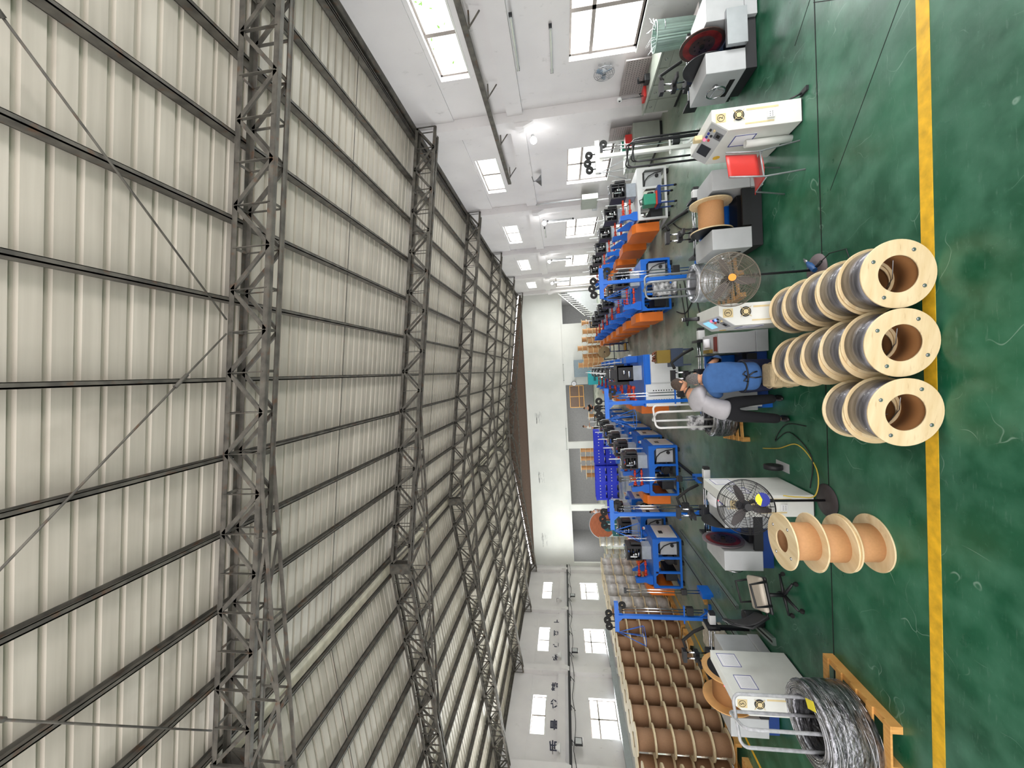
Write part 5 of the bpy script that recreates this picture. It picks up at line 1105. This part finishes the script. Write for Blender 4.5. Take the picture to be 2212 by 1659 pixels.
for x_, y_ in ((-0.90, 6.27), (-0.60, 6.41)): MB().ell((x_, y_, 0.045), 0.05, 0.14, 0.045, 14, 8).obj('shoe', M['black'], t)
head(t, (-0.34, 6.62, 1.43), 0.108, (0.75, 0.7, 0), M['hair'], 0.95, 0.55)
hand(t, (-0.44, 6.86, 1.02), (0.8, 0.8, -0.2), (0, 0, -1), 1, 0.6); hand(t, (-0.26, 6.74, 0.98), (0.6, 0.9, 0), (0, 0, -1), -1, 0.6)
b = MB(); b.ring((-0.435, 6.53, 1.335), (0.45, 0.4, 0.8), 0.072, 0.012, 24); b.obj('collar', M['black'], t)
t = thing('white_stand', 'white and blue post low beside the legs of the person in grey', 'post', (-0.72, 6.78, 0)); MB().bx(-0.03, 0.03, -0.1, 0.1, 0.15, 0.45).obj('post', M['white'], t); MB().bx(-0.05, 0.05, -0.12, 0.12, 0, 0.15).obj('base', M['blue'], t)
def simple_person(label, x, y, seated, shirt, face=(0, -1, 0)):
    t = thing('person', label, 'person', (x, y, 0)); f = V(*face); h = 0.48 if seated else 0.9
    r_ = f.cross(V(0, 0, 1)); 
    def q(a, fb, z): p = r_*a+f*fb; return (p.x, p.y, z)
    leg = [[(*q(0, 0, h), 0.13, 0.1), (*q(s_*0.1, 0.4 if seated else 0, h if seated else 0.5), 0.08), (*q(s_*0.1, 0.42 if seated else 0, 0.08), 0.05)] for s_ in (-1, 1)]
    arm = [[(*q(0, 0.05, h+0.45), 0.14, 0.1), (*q(s_*0.2, 0.05, h+0.46), 0.055), (*q(s_*0.26, 0.12, h+0.22), 0.045), (*q(s_*0.12, 0.34, h+0.22), 0.035)] for s_ in (-1, 1)]
    body([[(*q(0, 0, h), 0.13, 0.1), (*q(0, 0.05, h+0.45), 0.14, 0.1), (*q(0, 0.08, h+0.62), 0.05)]]+leg+arm, t)
    skin('shirt', [[(*q(0, 0, h), 0.16, 0.12), (*q(0, 0.05, h+0.42), 0.165, 0.12), (*q(0, 0.06, h+0.52), 0.09)]]+[[(*q(0, 0.05, h+0.42), 0.165, 0.12), (*q(s_*0.2, 0.05, h+0.44), 0.075), (*q(s_*0.25, 0.1, h+0.26), 0.062)] for s_ in (-1, 1)], shirt, t, 2)
    skin('trousers', [[(l[0][0], l[0][1], l[0][2], 0.15, 0.12)]+[(p[0], p[1], p[2]+0.02, p[3]+0.02) for p in l[1:]] for l in leg], M['trouser'], t, 1)
    for l in leg: MB().ell((l[-1][0]+f.x*0.05, l[-1][1]+f.y*0.05, 0.045), 0.06+0.07*abs(f.x), 0.06+0.07*abs(f.y), 0.045, 12, 8).obj('shoe', M['black'], t)
    head(t, q(0, 0.13, h+0.76), 0.105, f, M['hair'], 0.95, 0.35)
    for s_ in (-1, 1): hand(t, q(s_*0.12, 0.34, h+0.22), q(-s_*0.3, 1, 0), (0, 0, -1), s_, 0.5)
simple_person('distant person in a pale shirt bent over a reel in the dim back room', -5.5, 36.6, False, M['cwall'], (1, 0, 0))
simple_person('distant person in a grey shirt by the white column beyond the blue crates', -11.4, 31.2, False, M['shirtg'], (-0.6, -0.8, 0))
simple_person('distant dark figure standing behind the central machines near the brown window', -3.3, 33.2, False, M['trouser'], (0, -1, 0))

# ------------------------------------------------------------------ right wall: benches, boards, zinc bin
def bench(label, y0, y1, x0=6.78, z=0.86, n=4):
    t = thing('tool_bench', label, 'cabinet', (x0, y0, 0)); L = y1-y0
    MB().bx(0.02, 0.58, 0, L, 0.08, z-0.04).obj('carcass', M['putty'], t); MB().bx(0.06, 0.56, 0.03, L-0.03, 0, 0.08).obj('plinth', M['plast'], t); MB().bx(-0.03, 0.58, -0.02, L+0.02, z-0.04, z).obj('worktop', M['putty'], t, 0.006)
    for i in range(n):
        a, c = L*i/n+0.02, L*(i+1)/n-0.02; d = MB().bx(0.0, 0.02, a, c, z-0.26, z-0.06).obj('drawer', M['putty'], t, 0.004)
        MB().ring((-0.01, (a+c)/2, z-0.16), (1, 0, 0), 0.03, 0.006, 16).obj('handle', M['chrome'], d); MB().bx(0.0, 0.02, a, c, 0.1, z-0.28).obj('door', M['putty'], t, 0.004)
    return t
bench('putty grey tool bench with drawers below the round wall fan', 8.9, 11.0)
bench('putty grey tool bench past the first pilaster, behind the hooped stands', 12.3, 14.2)
def pegboard(label, y0, y1, z0=0.865, z1=1.45, x=7.3):
    t = thing('pegboard', label, 'pegboard', (x, y0, z0)); L = y1-y0; MB().bx(0, 0.03, 0, L, 0, z1-z0).obj('board', M['peg'], t); b = MB()
    for i in range(int(L/0.06)):
        for j in range(8): b.bx(-0.002, 0.0, 0.03+0.06*i, 0.045+0.06*i, 0.05+0.065*j, 0.07+0.065*j)
    b.obj('peg_holes', M['dark'], t)
pegboard('grey perforated board standing on the tool bench below the wall fan', 9.75, 10.95, 0.865, 1.45); pegboard('short perforated board on the second tool bench', 12.35, 13.0, 0.865, 1.5)
t = thing('bench_vice', 'black bench tool standing on the first tool bench', 'vice', (7.05, 10.1, 0.861)); MB().bx(-0.08, 0.08, -0.1, 0.1, 0, 0.12).obj('body', M['black'], t, 0.01); MB().tube([(-0.05, 0, 0.1), (-0.12, -0.1, 0.28), (-0.05, -0.18, 0.3)], 0.03).obj('arm', M['black'], t)
t = thing('red_toolbox', 'red tool tray lying on the first tool bench', 'tool tray', (7.0, 10.55, 0.861)); MB().bx(-0.14, 0.14, -0.14, 0.14, 0, 0.07).obj('tray', M['redp'], t, 0.008); MB().tube([(-0.1, -0.1, 0.07), (-0.1, -0.1, 0.13), (0.1, 0.1, 0.13), (0.1, 0.1, 0.07)], 0.01).obj('handle', M['black'], t)
t = thing('red_toolbox', 'red crate beside a green one on the second tool bench', 'tool tray', (7.0, 12.6, 0.861)); MB().bx(-0.15, 0.15, -0.12, 0.12, 0, 0.2).obj('tray', M['redp'], t, 0.01); MB().bx(-0.12, 0.12, -0.09, 0.09, 0.2, 0.204).obj('lid', M['redp'], t)
t = thing('green_case', 'dark green case beside the red crate on the second tool bench', 'case', (7.0, 12.95, 0.861)); MB().bx(-0.15, 0.15, -0.14, 0.14, 0, 0.26).obj('case', M['green'], t, 0.01); MB().tube([(0, -0.06, 0.26), (0, -0.06, 0.3), (0, 0.06, 0.3), (0, 0.06, 0.26)], 0.01).obj('handle', M['black'], t)
t = thing('desk_lamp', 'small white round-headed lamp at the end of the tool bench', 'lamp', (7.15, 10.85, 0.861)); MB().cyl((0, 0, 0), (0, 0, 0.02), 0.06, 18).obj('base', M['black'], t); MB().cyl((0, 0, 0.02), (0, 0.0, 0.55), 0.01, 8).obj('stem', M['steel'], t); MB().cyl((-0.04, 0, 0.6), (0.03, 0, 0.6), 0.065, 20).obj('lamp_head', M['white'], t); MB().cyl((-0.045, 0, 0.6), (-0.04, 0, 0.6), 0.025, 12).obj('lens', M['dark'], t)
t = thing('zinc_bin', 'ribbed shiny zinc bin full of wire scraps beside the tool bench', 'bin', (6.72, 8.45, 0.0)); b = MB(); prof = []
R_ = 0.26; n = 72
for h_, k_ in ((0.02, 0.88), (0.1, 0.92), (0.9, 1.0)):
    prof.append((h_, k_))
vs = []
for h_, k_ in prof:
    for i in range(n): rr = R_*k_*(1+0.012*math.cos(i*PI)); vs.append((rr*math.cos(2*PI*i/n), rr*math.sin(2*PI*i/n), 0.35+h_*0.85))
b.add(vs, [(j*n+i, j*n+(i+1) % n, (j+1)*n+(i+1) % n, (j+1)*n+i) for j in range(2) for i in range(n)]); b.ring((0, 0, 0.35+0.765), (0, 0, 1), R_, 0.012, 40); b.cyl((0, 0, 0.36), (0, 0, 0.37), R_*0.88, 40); o = b.obj('body', M['bin_g'], t)
b = MB()
for s_ in (-1, 1): b.tube([(s_*0.07, -R_, 0.98), (s_*0.07, -R_-0.04, 0.98)], 0.008)
b.tube([(-0.07, -R_-0.04, 0.98), (0.07, -R_-0.04, 0.98)], 0.01); b.obj('handle', M['chrome'], t)
b = MB()
for i in range(16): a_ = random.random()*6; b.tube([(0.1*math.cos(a_), 0.1*math.sin(a_), 1.0), (0.2*math.cos(a_), 0.2*math.sin(a_), 1.14), (0.3*math.cos(a_+0.5), 0.3*math.sin(a_+0.5), 1.16+random.random()*0.1)], 0.003, 4)
tag(b.obj('wire_scraps', M['chrome'], t), kind='stuff')
t = thing('bin_stand', 'low grey block under the zinc bin', 'block', (6.72, 8.45, 0)); MB().bx(-0.28, 0.28, -0.28, 0.28, 0, 0.345).obj('block', M['grey'], t, 0.01); MB().bx(-0.3, 0.3, -0.3, 0.3, 0.345, 0.349).obj('mat', M['peg'], t)
# pair of white cabinets of the cut-off unit at the right edge

# ------------------------------------------------------------------ crates, cages and boxes in the middle distance
cr = None; i = 0
for r_ in range(2):
    for k, x in enumerate((-4.75, -5.95, -7.15, -8.35, -9.55)):
        y = 26.6+(0.2 if k % 2 else 0)
        if k == 4 and r_ == 1: continue
        if cr is None:
            cr = thing('plastic_crate', '', 'crate', (0, 0, 0)); b = MB(); b.bx(-0.56, 0.56, -0.4, 0.4, 0.1, 0.14)
            for s_ in (-1, 1): b.bx(s_*0.56-0.02, s_*0.56+0.02, -0.4, 0.4, 0.1, 0.74); b.bx(-0.58, 0.58, s_*0.4-0.02, s_*0.4+0.02, 0.1, 0.74)
            for x_ in (-0.5, 0, 0.5): b.bx(x_-0.06, x_+0.06, -0.4, 0.4, 0, 0.1)
            b.bx(-0.6, 0.6, -0.43, -0.42, 0.68, 0.74); b.obj('crate_body', M['bin'], cr, 0.006)
            b = MB()
            for j in range(5): b.cyl((-0.4+0.2*j, -0.43, 0.45), (-0.4+0.2*j, -0.425, 0.45), 0.035, 10)
            b.obj('round_holes', M['paper'], cr); r = cr
        else: r = dup(cr)
        r.location = (x, y, 0.75*r_); r['label'] = 'cobalt blue plastic crate, %s of the %s layer counted from the right' % (ORD[k], ['bottom', 'top'][r_]); r['group'] = 'cobalt blue crates before the back wall'
        i += 1
t = thing('turquoise_cabinet', 'turquoise machine cabinet beyond the central row', 'cabinet', (-0.6, 26.2, 0)); MB().bx(-0.45, 0.45, -0.3, 0.3, 0.0, 1.7).obj('body', M['turq'], t, 0.02); MB().bx(-0.35, 0.35, -0.31, -0.3, 0.9, 1.5).obj('door', M['turq'], t); MB().bx(-0.2, 0.1, -0.315, -0.31, 1.2, 1.35).obj('plate', M['teal'], t)
t = thing('teal_machine', 'dark teal machine standing behind the left rows', 'machine', (-8.2, 20.2, 0)); MB().bx(-0.4, 0.4, -0.35, 0.35, 0.0, 1.2).obj('body', M['teal'], t, 0.03); MB().lathe([(0.01, 0), (0.25, 0), (0.25, 0.2), (0.01, 0.2)], (0, -0.1, 1.4), 'y', 24).obj('drum', M['teal'], t); MB().bx(-0.1, 0.1, -0.2, 0.2, 1.2, 1.4).obj('neck', M['plast'], t)
t = thing('filing_cabinet', 'pale grey sheet cabinet by the back wall right of the clock', 'cabinet', (0.2, 36.7, 0)); MB().bx(-0.9, 0.7, -0.3, 0.3, 0.0, 2.3).obj('body', mat('blue_grey_sheet', (140, 156, 166), 0.5), t, 0.02); MB().bx(-0.85, -0.12, -0.31, -0.3, 0.1, 2.2).obj('door', mat('blue_grey_sheet', (140, 156, 166), 0.5), t)
t = thing('hand_cart', 'dark blue hand trolley at the end of the right aisle', 'trolley', (1.02, 19.8, 0)); b = MB()
for x_ in (-0.2, 0.2): b.bar((x_, 0, 0.08), (x_, 0, 0.95), 0.035); b.bar((x_, 0.4, 0.08), (x_, 0.4, 0.6), 0.035); b.bar((x_, 0, 0.3), (x_, 0.4, 0.3), 0.03)
for z_ in (0.12, 0.5, 0.93): b.bar((-0.2, 0, z_), (0.2, 0, z_), 0.04)
b.obj('frame', M['dblue'], t); MB().bx(-0.18, 0.18, 0, 0.4, 0.13, 0.2).obj('tray', M['yellow'], t)
for x_ in (-0.2, 0.2): MB().cyl((x_-0.02, 0.2, 0.06), (x_+0.02, 0.2, 0.06), 0.06, 14).obj('wheel', M['rubber'], t)
# bagged stacks and timber by the left channel
def lumpy(name, label, cat, loc, dims, m, rz=0, st=0.05):
    t = thing(name, label, cat, loc, rz); b = MB(); nx, ny, nz = 7, 7, 6; w_, d_, h_ = dims
    b.bx(-w_/2, w_/2, -d_/2, d_/2, 0.0, h_); o = b.obj('body', m, t, 0.03)
    s1 = o.modifiers.new('sub', 'SUBSURF'); s1.subdivision_type = 'SIMPLE'; s1.levels = s1.render_levels = 3
    tx = bpy.data.textures.new('crumple', 'CLOUDS'); tx.noise_scale = 0.07; dm = o.modifiers.new('d', 'DISPLACE'); dm.texture = tx; dm.strength = st; dm.mid_level = 0.9
    return t
wrapm = mat('wrapped_bundle', (176, 168, 152), 0.5, var=0.25, vs=14, bump=0.8, bs=30)
lumpy('wrapped_bundle', 'film wrapped bundle of parts on the floor by the blue tower, nearer one', 'bundle', (-6.25, 8.35, 0), (0.55, 0.5, 0.42), wrapm)
lumpy('wrapped_bundle', 'film wrapped bundle of parts on the floor by the blue tower, farther one', 'bundle', (-6.2, 9.0, 0), (0.5, 0.45, 0.42), wrapm)
lumpy('scrap_bag', 'crumpled silver bag standing beside the first blue machine right of the aisle', 'bag', (2.18, 11.55, 0.0), (0.42, 0.25, 0.66), M['film'], 0, 0.06)
lumpy('film_bundle', 'crumpled pale film heaped on the coil stand behind the person in grey', 'plastic film', (-1.2, 8.2, 0.55), (0.3, 0.3, 0.3), M['film'], 0, 0.06)
tag(MB().bar((-6.02, 10.0, 0.04), (-5.9, 10.4, 0.04), 0.09, 0.08).obj('timber_block', M['pallet']), 'short offcut of timber on the floor beside the blue tower foot', 'timber')
# floor cable channels
def channel(label, x0, y0, x1, y1, w_=0.10, m=None):
    t = thing('cable_channel', label, 'floor channel', (x0, y0, 0)); d = V(x1-x0, y1-y0, 0)
    MB().bar((0, 0, 0.03), (d.x, d.y, 0.03), w_, 0.06).obj('channel', m or mat('channel_grey', (132, 146, 140), 0.4, metal=0.4), t); MB().bar((0, 0, 0.061), (d.x, d.y, 0.061), w_*0.25, 0.006).obj('slot', M['dark'], t)
channel('grey floor channel between the left rows of blue machines', -5.66, 7.6, -5.0, 12.0) if False else None
channel('long grey floor channel running beside the leftmost blue machines', -5.0, 8.2, -5.0, 12.0, 0.08)
channel('long pale floor channel running from the blue tower to the left machines', -5.66, 8.0, -5.70, 11.75)
channel('short grey floor channel beside console five', -4.72, 6.8, -4.95, 7.95, 0.12)
channel('dark floor channel running to console four', -2.95, 8.2, -2.95, 12.1, 0.06, M['black'])
channel('grey floor channel between the white machine and the coil stands', 3.6, 8.6, 4.2, 12.6, 0.10)
def cable(label, pts, r=0.009, m=None):
    tag(MB().tube(pts, r, 6).obj('floor_cable', m or M['cable']), label, 'cable')
def smooth(pts, n=6):
    out = []
    P_ = [V(*p) for p in pts]; P_ = [P_[0]]+P_+[P_[-1]]
    for i in range(1, len(P_)-2):
        for k in range(n):
            u = k/n; a, b_, c, d = P_[i-1], P_[i], P_[i+1], P_[i+2]
            out.append(0.5*((2*b_)+(c-a)*u+(2*a-5*b_+4*c-d)*u*u+(3*b_-a-3*c+d)*u**3))
    out.append(P_[-2]); return out
cable('black cable curving across the floor from console three to the blue machines', smooth([(0.75, 6.9, 0.01), (1.0, 8.2, 0.01), (1.1, 9.6, 0.01), (1.6, 10.0, 0.01), (1.35, 10.8, 0.01), (1.5, 11.6, 0.01)]), 0.016)
cable('black cable looping on the floor ahead of the first blue machine right of the aisle', smooth([(2.6, 11.5, 0.01), (2.3, 10.9, 0.01), (1.4, 10.6, 0.01), (1.0, 10.7, 0.01), (1.4, 10.9, 0.01), (2.2, 11.2, 0.01)]), 0.016)
cable('black cable on the floor behind the white framed machine', smooth([(4.0, 11.6, 0.01), (3.6, 10.9, 0.01), (3.2, 9.8, 0.01), (2.9, 9.0, 0.01)]), 0.016)
cable('thin yellow cable looping over console four', smooth([(-1.86, 5.62, 0.42), (-1.84, 5.50, 0.3), (-1.80, 5.45, 0.12), (-1.5, 5.6, 0.01), (-1.25, 6.0, 0.01), (-1.4, 6.5, 0.01), (-1.5, 7.0, 0.01)]), 0.008, M['ycable'])
cable('thin dark cable coiled on the floor beyond console four', smooth([(-1.8, 5.75, 0.01), (-1.35, 5.7, 0.01), (-1.1, 6.2, 0.01), (-1.3, 6.6, 0.01), (-1.0, 6.3, 0.01), (-0.95, 5.8, 0.01)]), 0.007)
cable('black cable coiled on the floor below the nearest blue machine in the left centre row', smooth([(-3.6, 11.7, 0.01), (-4.0, 11.3, 0.01), (-4.3, 11.0, 0.01), (-4.1, 11.5, 0.01), (-3.9, 11.8, 0.01)]), 0.012)
# small shelf goods on the left ledge: extinguisher boxes
for k, (y, m_) in enumerate(((27.0, M['orange']), (24.5, M['orange']), (23.9, M['green']))):
    t = thing('wall_box', '%s box standing on the left ledge, %s from the front' % (['orange', 'orange', 'green'][k], ['farthest', 'middle', 'nearest'][k]), 'box', (-18.75, y, 0)); MB().bx(-0.12, 0.12, -0.4, 0.4, 0, 0.8).obj('body', m_, t, 0.01); MB().bx(0.12, 0.125, -0.3, 0.3, 0.2, 0.6).obj('door', m_, t)
